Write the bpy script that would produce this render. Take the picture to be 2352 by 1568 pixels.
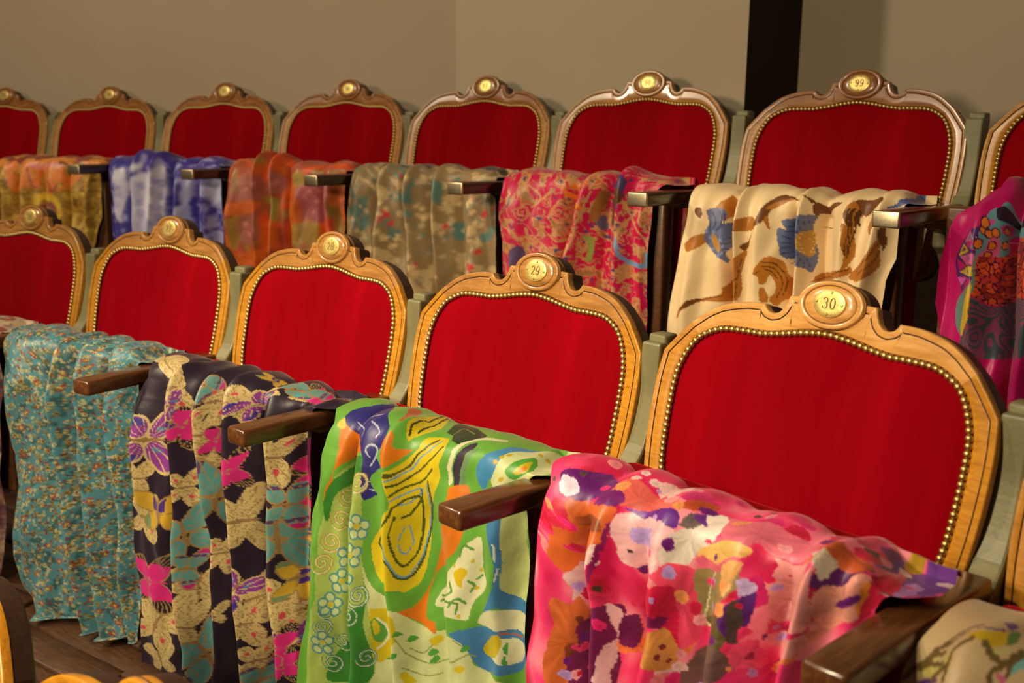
import bpy, bmesh, math, random
import numpy as np
from mathutils import Matrix, Vector

# ------------------------------------------------------------------ clear
for o in list(bpy.data.objects):
    bpy.data.objects.remove(o, do_unlink=True)
scene = bpy.context.scene
col = scene.collection
ZO = 1.0                       # lowest (nearest) platform is at z = 0

# ------------------------------------------------------------------ camera
CAM = np.array([.7454, -1.1844, .4838])
YAW, PITCH, ROLL, FPX = .8314, -.1985, .0118, 2406.1
cyw, syw, cpt, spt = math.cos(YAW), math.sin(YAW), math.cos(PITCH), math.sin(PITCH)
FW = np.array([-syw * cpt, cyw * cpt, spt])
RT = np.array([cyw, syw, 0.])
UP = np.cross(RT, FW)
cr_, sr_ = math.cos(ROLL), math.sin(ROLL)
RT, UP = cr_ * RT + sr_ * UP, cr_ * UP - sr_ * RT
cd = bpy.data.cameras.new('camera')
cam = bpy.data.objects.new('camera', cd)
col.objects.link(cam)
M = Matrix.Identity(4)
for i in range(3):
    M[i][0], M[i][1], M[i][2] = RT[i], UP[i], -FW[i]
M[0][3], M[1][3], M[2][3] = CAM[0], CAM[1], CAM[2] + ZO
cam.matrix_world = M
cd.sensor_width = 36.0
cd.lens = FPX / 2352 * 36.0
cd.clip_start = .02
cd.dof.use_dof = True
cd.dof.focus_distance = 1.7
cd.dof.aperture_fstop = 4.5
scene.camera = cam

# ------------------------------------------------------------------ world, lights, exposure
world = bpy.data.worlds.new('world')
scene.world = world
world.use_nodes = True
bgn = world.node_tree.nodes['Background']
bgn.inputs[0].default_value = (1.0, .78, .52, 1)
bgn.inputs[1].default_value = .045

def area(name, loc, target, size, power, colr):
    ld = bpy.data.lights.new(name, 'AREA')
    ld.shape = 'DISK'
    ld.size = size
    ld.energy = power
    ld.color = colr
    ob = bpy.data.objects.new(name, ld)
    col.objects.link(ob)
    ob.location = (loc[0], loc[1], loc[2] + ZO)
    d = Vector((target[0], target[1], target[2] + ZO)) - ob.location
    ob.rotation_euler = d.to_track_quat('-Z', 'Y').to_euler()
    return ob

# the house lamp just left of and above the photographer, and a balcony spot high on the left
area('house_lamp', (-.35, -2.05, .90), (-.9, .3, .1), .24, 30, (1.0, .80, .52))
area('balcony_spot', (-2.90, -2.21, 2.27), (-1.06, .93, .62), .30, 56, (1.0, .84, .60))

# unseen spot added to brighten the front row; its cone mostly misses the back
sd = bpy.data.lights.new('front_row_fill', 'SPOT')
sd.energy = 730
sd.color = (1.0, .82, .55)
sd.spot_size = math.radians(40)
sd.spot_blend = 1.0
sd.shadow_soft_size = .12
so = bpy.data.objects.new('front_row_fill', sd)
col.objects.link(so)
so.location = (-.75, -3.2, 2.6 + ZO)
so.rotation_euler = (Vector((-.75, -.25, -.25 + ZO)) - so.location).to_track_quat('-Z', 'Y').to_euler()

vs = scene.view_settings
vs.view_transform = 'Standard'
vs.look = 'None'
vs.exposure = 0.0
vs.gamma = 1.0
vs.use_curve_mapping = False

# ------------------------------------------------------------------ helpers
def link(name, me, mat=None, parent=None, smooth=True):
    ob = bpy.data.objects.new(name, me)
    col.objects.link(ob)
    if mat is not None and len(me.materials) == 0:
        me.materials.append(mat)
    if parent is not None:
        ob.parent = parent
    return ob

def mesh_np(name, V, F, smooth=True):
    """V (n,3) array, F list/array of faces (tri or quad arrays, or mixed list)"""
    me = bpy.data.meshes.new(name)
    V = np.asarray(V, dtype=np.float32)
    if isinstance(F, np.ndarray):
        k = F.shape[1]
        loops = F.astype(np.int32).ravel()
        starts = np.arange(0, len(loops), k, dtype=np.int32)
        nf = len(F)
    else:
        loops = np.array([i for f in F for i in f], dtype=np.int32)
        lens = np.array([len(f) for f in F], dtype=np.int32)
        starts = np.concatenate([[0], np.cumsum(lens)[:-1]]).astype(np.int32)
        nf = len(F)
    me.vertices.add(len(V))
    me.vertices.foreach_set('co', V.ravel())
    me.loops.add(len(loops))
    me.loops.foreach_set('vertex_index', loops)
    me.polygons.add(nf)
    me.polygons.foreach_set('loop_start', starts)
    me.update(calc_edges=True)
    me.validate()
    me.polygons.foreach_set('use_smooth', np.full(len(me.polygons), smooth, dtype=bool))
    me.update()
    return me

def grid_faces(a, b, closed_a=False, closed_b=False):
    ia = np.arange(a if closed_a else a - 1)
    ib = np.arange(b if closed_b else b - 1)
    I, J = np.meshgrid(ia, ib, indexing='ij')
    I2, J2 = (I + 1) % a, (J + 1) % b
    return np.stack([I * b + J, I2 * b + J, I2 * b + J2, I * b + J2], -1).reshape(-1, 4)

def box_mesh(name, x0, x1, y0, y1, z0, z1, bev=0.0, seg=2):
    bm = bmesh.new()
    bmesh.ops.create_cube(bm, size=1.0)
    for v in bm.verts:
        v.co = Vector(((x0 + x1) / 2 + v.co.x * (x1 - x0), (y0 + y1) / 2 + v.co.y * (y1 - y0), (z0 + z1) / 2 + v.co.z * (z1 - z0)))
    if bev > 0:
        bmesh.ops.bevel(bm, geom=list(bm.edges), offset=bev, segments=seg, profile=.5, affect='EDGES')
    me = bpy.data.meshes.new(name)
    bm.to_mesh(me)
    bm.free()
    for p in me.polygons:
        p.use_smooth = bev > 0
    return me

def thing(name, label, cat, loc=(0, 0, 0), rz=0.0, group=None):
    o = bpy.data.objects.new(name, None)
    o.empty_display_size = .05
    col.objects.link(o)
    o.location = loc
    o.rotation_euler = (0, 0, rz)
    tag(o, label, cat, group)
    return o

def tag(o, label, cat, group=None):
    o['label'] = label
    o['category'] = cat
    if group:
        o['group'] = group

def crom(P, n, closed=False):
    """uniform Catmull-Rom through points P, n samples by arc length"""
    P = np.asarray(P, float)
    Q = np.vstack([2 * P[0] - P[1], P, 2 * P[-1] - P[-2]])
    out = []
    for i in range(len(P) - 1):
        p0, p1, p2, p3 = Q[i:i + 4]
        t = np.linspace(0, 1, 16, endpoint=False)[:, None]
        out.append(.5 * ((2 * p1) + (-p0 + p2) * t + (2 * p0 - 5 * p1 + 4 * p2 - p3) * t ** 2 + (-p0 + 3 * p1 - 3 * p2 + p3) * t ** 3))
    out.append(P[-1:])
    return resample(np.vstack(out), n)

def resample(P, n):
    P = np.asarray(P, float)
    L = np.concatenate([[0], np.cumsum(np.linalg.norm(np.diff(P, axis=0), axis=1))])
    t = np.linspace(0, L[-1], n)
    return np.stack([np.interp(t, L, P[:, k]) for k in range(P.shape[1])], 1)

# ------------------------------------------------------------------ materials
def lin(r, g, b):
    f = lambda c: c / 12.92 if c <= .04045 else ((c + .055) / 1.055) ** 2.4
    return (f(r / 255), f(g / 255), f(b / 255), 1)

def base_mat(name):
    m = bpy.data.materials.new(name)
    m.use_nodes = True
    nt = m.node_tree
    return m, nt, nt.nodes['Principled BSDF']

def N(nt, t, **kw):
    n = nt.nodes.new(t)
    for k, v in kw.items():
        setattr(n, k, v)
    return n

def ramp(nt, stops):
    r = N(nt, 'ShaderNodeValToRGB')
    e = r.color_ramp.elements
    e[0].position, e[0].color = stops[0]
    e[1].position, e[1].color = stops[-1]
    for p, c in stops[1:-1]:
        x = e.new(p)
        x.color = c
    return r

def wood_mat(name, c_dark, c_mid, c_light, rough=.32, coat=.45, stretch=(3, 22, 22), scale=6.0, bump=.05, vary=.0):
    m, nt, b = base_mat(name)
    tc = N(nt, 'ShaderNodeTexCoord')
    mp = N(nt, 'ShaderNodeMapping')
    mp.inputs['Scale'].default_value = stretch
    nt.links.new(tc.outputs['Object'], mp.inputs[0])
    n1 = N(nt, 'ShaderNodeTexNoise')
    n1.inputs['Scale'].default_value = scale
    n1.inputs['Detail'].default_value = 7
    n1.inputs['Roughness'].default_value = .62
    n1.inputs['Distortion'].default_value = .6
    nt.links.new(mp.outputs[0], n1.inputs['Vector'])
    r = ramp(nt, [(.25, c_dark), (.52, c_mid), (.78, c_light)])
    nt.links.new(n1.outputs['Fac'], r.inputs[0])
    n2 = N(nt, 'ShaderNodeTexNoise')
    n2.inputs['Scale'].default_value = 9
    nt.links.new(tc.outputs['Object'], n2.inputs['Vector'])
    mx = N(nt, 'ShaderNodeMix', data_type='RGBA', blend_type='MULTIPLY')
    mx.inputs['Factor'].default_value = .35
    r2 = ramp(nt, [(.3, (.55, .5, .45, 1)), (.6, (1, 1, 1, 1))])
    nt.links.new(n2.outputs['Fac'], r2.inputs[0])
    nt.links.new(r.outputs[0], mx.inputs['A'])
    nt.links.new(r2.outputs[0], mx.inputs['B'])
    nt.links.new(mx.outputs['Result'], b.inputs['Base Color'])
    b.inputs['Roughness'].default_value = rough
    b.inputs['Coat Weight'].default_value = coat
    b.inputs['Coat Roughness'].default_value = .16
    bp = N(nt, 'ShaderNodeBump')
    bp.inputs['Strength'].default_value = bump
    bp.inputs['Distance'].default_value = .002
    nt.links.new(n1.outputs['Fac'], bp.inputs['Height'])
    nt.links.new(bp.outputs[0], b.inputs['Normal'])
    return m

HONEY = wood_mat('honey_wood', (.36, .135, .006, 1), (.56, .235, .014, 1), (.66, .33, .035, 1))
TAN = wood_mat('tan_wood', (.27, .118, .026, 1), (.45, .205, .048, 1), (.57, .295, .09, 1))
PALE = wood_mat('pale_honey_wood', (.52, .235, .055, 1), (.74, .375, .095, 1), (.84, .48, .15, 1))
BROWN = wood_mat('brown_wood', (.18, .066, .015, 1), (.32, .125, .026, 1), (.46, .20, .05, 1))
SHELL = wood_mat('dark_stained_wood', (.018, .008, .004, 1), (.035, .014, .007, 1), (.055, .024, .011, 1), rough=.45, coat=.1)
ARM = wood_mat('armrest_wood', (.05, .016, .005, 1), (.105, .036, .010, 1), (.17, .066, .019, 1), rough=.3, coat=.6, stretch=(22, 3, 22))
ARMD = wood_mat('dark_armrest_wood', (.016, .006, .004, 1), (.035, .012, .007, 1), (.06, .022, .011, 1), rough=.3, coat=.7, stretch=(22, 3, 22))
BOARD = wood_mat('seat_board_wood', (.07, .028, .01, 1), (.14, .055, .018, 1), (.22, .09, .03, 1), rough=.4, coat=.3)

def velvet_mat():
    m, nt, b = base_mat('red_velvet')
    tc = N(nt, 'ShaderNodeTexCoord')
    mp = N(nt, 'ShaderNodeMapping')
    mp.inputs['Scale'].default_value = (9, 1, 1.1)
    nt.links.new(tc.outputs['Object'], mp.inputs[0])
    n1 = N(nt, 'ShaderNodeTexNoise')
    n1.inputs['Scale'].default_value = 1.6
    n1.inputs['Detail'].default_value = 3
    nt.links.new(mp.outputs[0], n1.inputs['Vector'])
    r = ramp(nt, [(.30, (.20, .0002, .003, 1)), (.60, (.25, .0003, .0045, 1)), (.85, (.31, .0008, .007, 1))])
    nt.links.new(n1.outputs['Fac'], r.inputs[0])
    nt.links.new(r.outputs[0], b.inputs['Base Color'])
    b.inputs['Roughness'].default_value = .85
    b.inputs['Specular IOR Level'].default_value = .03
    b.inputs['Sheen Weight'].default_value = .4
    b.inputs['Sheen Roughness'].default_value = .35
    b.inputs['Sheen Tint'].default_value = (1, .06, .06, 1)
    n2 = N(nt, 'ShaderNodeTexNoise')
    n2.inputs['Scale'].default_value = 900
    nt.links.new(tc.outputs['Object'], n2.inputs['Vector'])
    ad = N(nt, 'ShaderNodeMath', operation='MULTIPLY_ADD')
    nt.links.new(n1.outputs['Fac'], ad.inputs[0])
    ad.inputs[1].default_value = 12.0
    nt.links.new(n2.outputs['Fac'], ad.inputs[2])
    bp = N(nt, 'ShaderNodeBump')
    bp.inputs['Strength'].default_value = .28
    bp.inputs['Distance'].default_value = .0012
    nt.links.new(ad.outputs[0], bp.inputs['Height'])
    nt.links.new(bp.outputs[0], b.inputs['Normal'])
    return m
VELVET = velvet_mat()

def paint_mat(name, c0, c1, rough=.55, scale=14, bump=.25, spec=.4):
    m, nt, b = base_mat(name)
    tc = N(nt, 'ShaderNodeTexCoord')
    n1 = N(nt, 'ShaderNodeTexNoise')
    n1.inputs['Scale'].default_value = scale
    n1.inputs['Detail'].default_value = 6
    nt.links.new(tc.outputs['Object'], n1.inputs['Vector'])
    r = ramp(nt, [(.3, c0), (.7, c1)])
    nt.links.new(n1.outputs['Fac'], r.inputs[0])
    nt.links.new(r.outputs[0], b.inputs['Base Color'])
    b.inputs['Roughness'].default_value = rough
    b.inputs['Specular IOR Level'].default_value = spec
    n2 = N(nt, 'ShaderNodeTexNoise')
    n2.inputs['Scale'].default_value = scale * 12
    nt.links.new(tc.outputs['Object'], n2.inputs['Vector'])
    bp = N(nt, 'ShaderNodeBump')
    bp.inputs['Strength'].default_value = bump
    bp.inputs['Distance'].default_value = .0015
    nt.links.new(n2.outputs['Fac'], bp.inputs['Height'])
    nt.links.new(bp.outputs[0], b.inputs['Normal'])
    return m
IRON = paint_mat('grey_green_iron', (.165, .150, .070, 1), (.25, .228, .110, 1), rough=.42)
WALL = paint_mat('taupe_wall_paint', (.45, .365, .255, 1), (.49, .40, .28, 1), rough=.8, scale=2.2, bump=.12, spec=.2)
WALLL = paint_mat('darker_taupe_wall', (.395, .31, .21, 1), (.43, .34, .232, 1), rough=.8, scale=2.2, bump=.12, spec=.2)  # darker, browner copy of the wall colour, for the left wall
WALLD = paint_mat('dark_reveal_paint', (.040, .026, .022, 1), (.05, .033, .027, 1), rough=.8, scale=3, bump=.1, spec=.15)
FLOORW = wood_mat('floor_wood', (.035, .014, .006, 1), (.085, .036, .014, 1), (.14, .066, .028, 1), rough=.5, coat=.1, stretch=(3, 30, 30))

def metal_mat(name, c, rough, bump=0.0, bscale=300, metal=1.0):
    m, nt, b = base_mat(name)
    b.inputs['Metallic'].default_value = metal
    b.inputs['Roughness'].default_value = rough
    tc = N(nt, 'ShaderNodeTexCoord')
    n1 = N(nt, 'ShaderNodeTexNoise')
    n1.inputs['Scale'].default_value = bscale
    n1.inputs['Detail'].default_value = 3
    nt.links.new(tc.outputs['Object'], n1.inputs['Vector'])
    r = ramp(nt, [(.3, tuple(x * .72 for x in c[:3]) + (1,)), (.7, c)])
    nt.links.new(n1.outputs['Fac'], r.inputs[0])
    nt.links.new(r.outputs[0], b.inputs['Base Color'])
    if bump:
        bp = N(nt, 'ShaderNodeBump')
        bp.inputs['Strength'].default_value = bump
        bp.inputs['Distance'].default_value = .0006
        nt.links.new(n1.outputs['Fac'], bp.inputs['Height'])
        nt.links.new(bp.outputs[0], b.inputs['Normal'])
    return m
TACK = metal_mat('antique_brass', (.66, .47, .18, 1), .42)
PLAQUE = metal_mat('plaque_brass', (.92, .68, .22, 1), .42, bump=.3, bscale=160, metal=.6)
SCREW = metal_mat('screw_brass', (.80, .58, .14, 1), .3)
STEEL = metal_mat('bolt_steel', (.5, .48, .44, 1), .35)
ENDGLINT = metal_mat('arm_end_glint', (.80, .66, .42, 1), .38)  # pale metal plate standing in for lamp glints on glossy arm ends
GROOVE = paint_mat('groove_stain', (.05, .018, .004, 1), (.09, .034, .008, 1), rough=.6)
ENGRAVE = paint_mat('engraving', (.10, .06, .02, 1), (.14, .09, .03, 1), rough=.6)
# ------------------------------------------------------------------ where the seats stand (arm height = 0)
SEATS = {('f', 0): (.001, 0, .014, -.03), ('f', -1): (-.546, -.019, .002, .07), ('f', -2): (-1.093, -.078, -.001, .134),
         ('f', -3): (-1.637, -.177, -.001, .214), ('f', -4): (-2.178, -.315, -.003, .29), ('f', 1): (.549, -.02, -.010, -.09),
         ('b', 0): (-.495, .91, .349, .079), ('b', -1): (-1.055, .855, .362, .122), ('b', -2): (-1.59, .771, .362, .177),
         ('b', -3): (-2.119, .656, .361, .238), ('b', -4): (-2.651, .507, .359, .297), ('b', -5): (-3.186, .322, .351, .366),
         ('b', -6): (-3.696, .111, .35, .427), ('b', 1): (.06, .93, .349, .02),
         ('n', 0): (-.20, -.89, -.335, .05), ('n', -1): (-.778, -.925, -.335, .15)}
STANDS = {('f', .5): (.275, -.005, 0, .02), ('f', -.5): (-.275, -.005, 0, .01), ('f', -1.5): (-.823, -.044, 0, .109),
          ('f', -2.5): (-1.368, -.123, 0, .253), ('f', -3.5): (-1.905, -.24, 0, .265),
          ('b', .5): (-.226, .924, .352, .102), ('b', -.5): (-.775, .887, .358, .098), ('b', -1.5): (-1.32, .817, .358, .14),
          ('b', -2.5): (-1.861, .716, .358, .227), ('b', -3.5): (-2.394, .583, .358, .326), ('b', -4.5): (-2.919, .418, .358, .402),
          ('b', -5.5): (-3.44, .222, .354, .40), ('n', -.5): (-.47, -.905, -.335, .10)}
FLOOR_Z = {'f': -.655, 'b': -.297, 'n': -1.0}
RHO = .2282
cR, sR = math.cos(RHO), math.sin(RHO)
def bow(u):
    return .0194 * (1 - (np.asarray(u) / .25) ** 2)
def back_pt(u, v, e):
    """point of the reclined, slightly hollow backrest: u across, v up the slope, e towards the sitter"""
    u, v, e = np.broadcast_arrays(np.asarray(u, float), np.asarray(v, float), np.asarray(e, float))
    w = bow(u) - e
    return np.stack([u, v * sR + w * cR, v * cR - w * sR], -1)

# ------------------------------------------------------------------ setting
def quad_strip_wall(name, pts, z0, z1, mat, thick=.12):
    """vertical wall along plan points, with real thickness behind it"""
    pts = np.asarray(pts, float)
    d = np.gradient(pts, axis=0)
    nrm = np.stack([-d[:, 1], d[:, 0]], 1)
    nrm /= np.linalg.norm(nrm, axis=1)[:, None]
    back = pts + nrm * thick
    n = len(pts)
    V = np.vstack([np.c_[pts, np.full(n, z0)], np.c_[pts, np.full(n, z1)], np.c_[back, np.full(n, z1)], np.c_[back, np.full(n, z0)]])
    F = []
    for k in range(4):
        a, b = k * n, ((k + 1) % 4) * n
        for i in range(n - 1):
            F.append((a + i, a + i + 1, b + i + 1, b + i))
    F.append((0, n, 2 * n, 3 * n))
    F.append((n - 1, 4 * n - 1, 3 * n - 1, 2 * n - 1))
    ob = link(name, mesh_np(name, V, F, smooth=False), mat)
    ob['kind'] = 'structure'
    ob.location.z = ZO
    return ob

ZW0, ZW1 = FLOOR_Z['b'] - .02, 2.1
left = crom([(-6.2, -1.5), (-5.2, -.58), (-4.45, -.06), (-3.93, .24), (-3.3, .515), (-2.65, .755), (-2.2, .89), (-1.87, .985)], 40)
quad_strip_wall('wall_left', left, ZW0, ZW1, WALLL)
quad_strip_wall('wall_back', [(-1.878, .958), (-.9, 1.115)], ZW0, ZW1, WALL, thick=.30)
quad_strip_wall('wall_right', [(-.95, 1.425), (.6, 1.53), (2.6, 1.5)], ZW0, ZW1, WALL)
e0, e1 = np.array((-.899, 1.116)), np.array((-.946, 1.424))
quad_strip_wall('trim_1', [e0, e1], ZW0, ZW1, WALLD, thick=.02)

def platform(name, zt, zb, poly):
    n = len(poly)
    V = [(x, y, zb) for x, y in poly] + [(x, y, zt) for x, y in poly]
    F = [tuple(range(n))[::-1], tuple(range(n, 2 * n))] + [(i, (i + 1) % n, n + (i + 1) % n, n + i) for i in range(n)]
    ob = link(name, mesh_np(name, V, F, smooth=False), FLOORW)
    ob['kind'] = 'structure'
    ob.location.z = ZO
    return ob
def arc_line(off, xs):
    return [(x, -.13 * .5 * (x * x) * (1.0 if x < 0 else .6) + off) for x in xs]
xs = np.linspace(-6, 2.6, 24)
step_f = arc_line(-.42, xs)      # front edge of the front-row platform
step_b = arc_line(.50, xs)
floor_near = platform('floor', FLOOR_Z['n'], FLOOR_Z['n'] - .06, [(-6, -5), (2.6, -5), (2.6, 2), (-6, 2)])
floor_front = platform('floor.001', FLOOR_Z['f'] - .012, FLOOR_Z['n'], step_f + [(2.6, 1.0), (-6, -1.5)])
floor_back = platform('floor.002', FLOOR_Z['b'], FLOOR_Z['f'] - .012, step_b + [(2.6, 1.5), (1, 1.5), (-.9, 1.42), (-2, .94), (-4, .2), (-6, -1.3)])
# floorboards of the front row's platform, laid along the row where they show
random.seed(4)
board = box_mesh('plank', -.45, .45, -.0425, .0425, -.012, 0, bev=.0015, seg=1)
board.materials.append(FLOORW)
for r in range(8):
    for c in range(4):
        x = -2.65 + c * .905 + (r % 2) * .42
        y = -.13 * .5 * x * x + .02 - .37 + r * .087
        o = bpy.data.objects.new('plank', board)
        col.objects.link(o)
        o.parent = floor_front
        o.location = (x, y, FLOOR_Z['f'])
        o.rotation_euler = (0, 0, -.13 * x)

# ------------------------------------------------------------------ backrest outline (right half, top centre to bottom centre)
_cr = [(0, .2875)] + [(.051 * math.sin(a), .2545 + .033 * math.cos(a)) for a in np.linspace(.12, 1.34, 14)]
_OUT_A = _cr + [(.0545, .2606), (.0655, .2604), (.0675, .258), (.0700, .249), (.0745, .2395), (.0805, .2338), (.0885, .2316), (.0962, .2336), (.1005, .2378), (.1035, .2432)]
_OUT_B = [(.1035, .2432), (.120, .2428), (.1372, .241), (.160, .2355), (.176, .2298), (.196, .2178), (.2185, .199)]
_OUT_C = [(.2185, .199), (.229, .1865), (.240, .173), (.2495, .1605), (.2565, .1505)]
_OUT_D = [(.2565, .1505), (.2600, .12), (.2612, .09), (.2605, .05), (.258, .01), (.2535, -.03), (.247, -.07), (.238, -.11), (.226, -.15)]
_OUT_E = [(.226, -.15), (.19, -.166), (.1, -.168), (0, -.168)]
_IN_A = [(0, .2185), (.010, .2183), (.0373, .2148), (.07, .2085), (.1, .2038)]
_IN_B = [(.1, .2038), (.13, .2036), (.163, .2012), (.185, .193), (.2015, .1825)]
_IN_C = [(.2015, .1825), (.2105, .172), (.2175, .160), (.2225, .149)]
_IN_D = [(.2225, .149), (.229, .128), (.2315, .106), (.232, .085), (.2315, .05), (.2295, .01), (.226, -.02), (.218, -.052), (.203, -.079)]
_IN_E = [(.203, -.079), (.172, -.096), (.09, -.102), (0, -.102)]
NA, NB, NC, ND, NE = 76, 26, 14, 30, 22
out_h = np.vstack([resample(_OUT_A, NA)[:-1], crom(_OUT_B, NB)[:-1], resample(_OUT_C, NC)[:-1], crom(_OUT_D, ND)[:-1], crom(_OUT_E, NE)])
in_h = np.vstack([crom(_IN_A, NA)[:-1], crom(_IN_B, NB)[:-1], crom(_IN_C, NC)[:-1], crom(_IN_D, ND)[:-1], crom(_IN_E, NE)])
IJ = NA - 1 + NB - 1                      # joint of crest rail and stile
IE = NA - 1 + NB - 1 + NC - 1 + ND - 1    # joint of stile and bottom rail
def inward(P):
    d = np.gradient(P, axis=0)
    n = np.stack([-d[:, 1], d[:, 0]], 1) * -1
    n /= np.linalg.norm(n, axis=1)[:, None] + 1e-12
    return n
_nrm = inward(out_h)
for _ in range(3):
    _nrm[1:-1] = (_nrm[:-2] + 2 * _nrm[1:-1] + _nrm[2:]) / 4
_nrm /= np.linalg.norm(_nrm, axis=1)[:, None]
RINGS = [(0, -.014, 0), (0, -.003, 0), (.0006, -.0012, 0), (.0020, 0, 0), (.0023, 0, 0), (.0090, 0, 0), (.0092, -.0001, 0), (.0096, -.0020, 0), (.0108, -.0020, 0), (.0112, -.0001, 0), (.0114, 0, 0)]
GR0, GR1 = 6, 9          # rings of the carved groove
def frame_rings(half):
    """rings across the frame's width for a slice of the half outline"""
    a, b = half
    O, I, Nn = out_h[a:b], in_h[a:b], _nrm[a:b]
    rings = []
    for ins, e, _ in RINGS:
        # never cross the middle of the member
        wid = np.linalg.norm(O - I, axis=1)[:, None]
        rings.append((O + Nn * np.minimum(ins, wid * .55), e))
    last = rings[-1][0]
    for f, e in ((.03, 0), (.5, .0005), (.93, 0), (.97, -.0008), (1.0, -.006)):
        rings.append((last + (I - last) * f, e))
    return rings
def frame_piece(name, slices):
    """slices: list of (a, b, mirror) chained; returns mesh"""
    V, F, G = [], [], []
    for a, b, mir in slices:
        rg = frame_rings((a, b))
        k, m = len(rg), b - a
        base = sum(len(v) for v in V)
        pts = []
        for P, e in rg:
            U = -P[:, 0] if mir else P[:, 0]
            pts.append(back_pt(U, P[:, 1], e))
        V.append(np.vstack(pts))
        f = grid_faces(k, m) + base
        ring_of = np.repeat(np.arange(k - 1), m - 1)
        G.append((ring_of >= GR0) & (ring_of < GR1))
        if mir:
            f = f[:, ::-1]
        F.append(f)
        # end caps
        for j in (0, m - 1):
            loop = [base + i * m + j for i in range(k)]
    V = np.vstack(V)
    me = mesh_np(name, V, np.vstack(F)[:, ::-1])
    me.materials.append(HONEY)
    me.materials.append(GROOVE)
    me.polygons.foreach_set('material_index', np.concatenate(G).astype(np.int32))
    me.update()
    return me
CREST = frame_piece('crest_rail', [(0, IJ + 1, False), (0, IJ + 1, True)])
STILE_R = frame_piece('stile', [(IJ, IE + 1, False)])
STILE_L = frame_piece('stile', [(IJ, IE + 1, True)])
BOTTOM = frame_piece('bottom_rail', [(IE, len(out_h), False), (IE, len(out_h), True)])

def full_loop(half):
    r = half
    l = half[::-1].copy()
    l[:, 0] *= -1
    return np.vstack([r, l[1:-1]])
def shell_mesh():
    L = full_loop(out_h)
    L = L[::2]
    n = len(L)
    c = np.array([0, .05])
    V, k = [], 0
    rings = [(1.0, -.013), (.997, -.0135), (.997, -.040), (.985, -.044), (.6, -.046), (.2, -.046)]
    for s, e in rings:
        P = c + (L - c) * s
        V.append(back_pt(P[:, 0], P[:, 1], e))
    V = np.vstack(V)
    F = grid_faces(len(rings), n, closed_b=True).tolist()
    F.append(list(range((len(rings) - 1) * n, len(rings) * n)))
    me = mesh_np('back_shell', V, F)
    for p in me.polygons:
        p.use_smooth = False
    return me
SHELLM = shell_mesh()
def panel_mesh():
    L = full_loop(in_h)
    n = len(L)
    c = np.array([0, .055])
    V = []
    K = 22
    for i in range(K):
        s = 1 - (i / (K - 1)) * .985
        P = c + (L - c) * s * (1.004 if i == 0 else 1)
        dd = 1 - s
        e = -.007 + .017 * (1 - math.exp(-dd * 7.5)) + .004 * dd
        V.append(back_pt(P[:, 0], P[:, 1], e))
    V = np.vstack(V)
    F = grid_faces(K, n, closed_b=True).tolist()
    V = np.vstack([V, back_pt([0], [.055], [.0135])])
    F += [[(K - 1) * n + j, K * n, (K - 1) * n + (j + 1) % n] for j in range(n)]
    return mesh_np('velvet_panel', V, [tuple(f) for f in F])
PANEL = panel_mesh()
# tack positions: 4 mm inside the frame's inner edge
_tl = full_loop(in_h)
_tn = np.roll(_tl, -1, 0) - np.roll(_tl, 1, 0)
_tn = np.stack([_tn[:, 1], -_tn[:, 0]], 1)
_tn /= np.linalg.norm(_tn, axis=1)[:, None]
_sg = -1 if ((_tl[0] + _tn[0] * .01)[1] > _tl[0][1]) else 1
tack_loop = _tl + _tn * _sg * .0042
tack_pts = resample(np.vstack([tack_loop, tack_loop[:1]]), 147)[:-1]
def dome_mesh(name, r, h, seg=10, rings=3):
    V, F = [], []
    for i in range(rings):
        a = i / rings * math.pi / 2
        for j in range(seg):
            t = 2 * math.pi * j / seg
            V.append((r * math.cos(a) * math.cos(t), -h * math.sin(a), r * math.cos(a) * math.sin(t)))
    V.append((0, -h, 0))
    for i in range(rings - 1):
        for j in range(seg):
            F.append((i * seg + j, i * seg + (j + 1) % seg, (i + 1) * seg + (j + 1) % seg, (i + 1) * seg + j))
    for j in range(seg):
        F.append(((rings - 1) * seg + j, (rings - 1) * seg + (j + 1) % seg, rings * seg))
    return mesh_np(name, V, F)
TACKM = dome_mesh('tack', .0052, .0046, 12, 4)
TACKM.materials.append(TACK)
def tacks_joined():
    V0 = np.empty(len(TACKM.vertices) * 3, np.float32)
    TACKM.vertices.foreach_get('co', V0)
    V0 = V0.reshape(-1, 3)
    F0 = [tuple(p.vertices) for p in TACKM.polygons]
    V, F = [], []
    Rm = np.array([[1, 0, 0], [0, cR, sR], [0, -sR, cR]])
    for (u, v) in tack_pts:
        p = back_pt(u, v, .0005)
        b = len(V) * len(V0)
        V.append(V0 @ Rm.T + p)
        F += [tuple(b + i for i in f) for f in F0]
    me = mesh_np('tack_row', np.vstack(V), F)
    me.materials.append(TACK)
    return me
TACKS = tacks_joined()
def medallion_mesh():
    prof = [(1.03, -.002), (1.028, .0002), (1.0, .0002), (.995, .003), (.975, .0052), (.96, .0056), (.95, .0058), (.812, .0058), (.807, .0056), (.80, .0034), (.765, .0034), (.758, .0048), (.755, .0050), (.5, .0050), (.0, .0050)]
    n = 72
    V = []
    for r, e in prof[:-1]:
        t = np.linspace(0, 2 * np.pi, n, endpoint=False)
        a, b = .0512 * r, .0332 * r
        V.append(back_pt(a * np.sin(t), .2545 + b * np.cos(t) + (.0015 * (1 - r)), e))
    V.append(back_pt([0], [.256], [.0050]))
    F = grid_faces(len(prof) - 1, n, closed_b=True).tolist()
    b = (len(prof) - 2) * n
    F += [[b + j, (len(prof) - 1) * n, b + (j + 1) % n] for j in range(n)]
    me = mesh_np('medallion', np.vstack(V), [tuple(f)[::-1] for f in F])
    me.materials.append(HONEY)
    me.materials.append(GROOVE)
    for i, p in enumerate(me.polygons):
        if i // n in (0, 1, 9):
            p.material_index = 1
    return me
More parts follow.
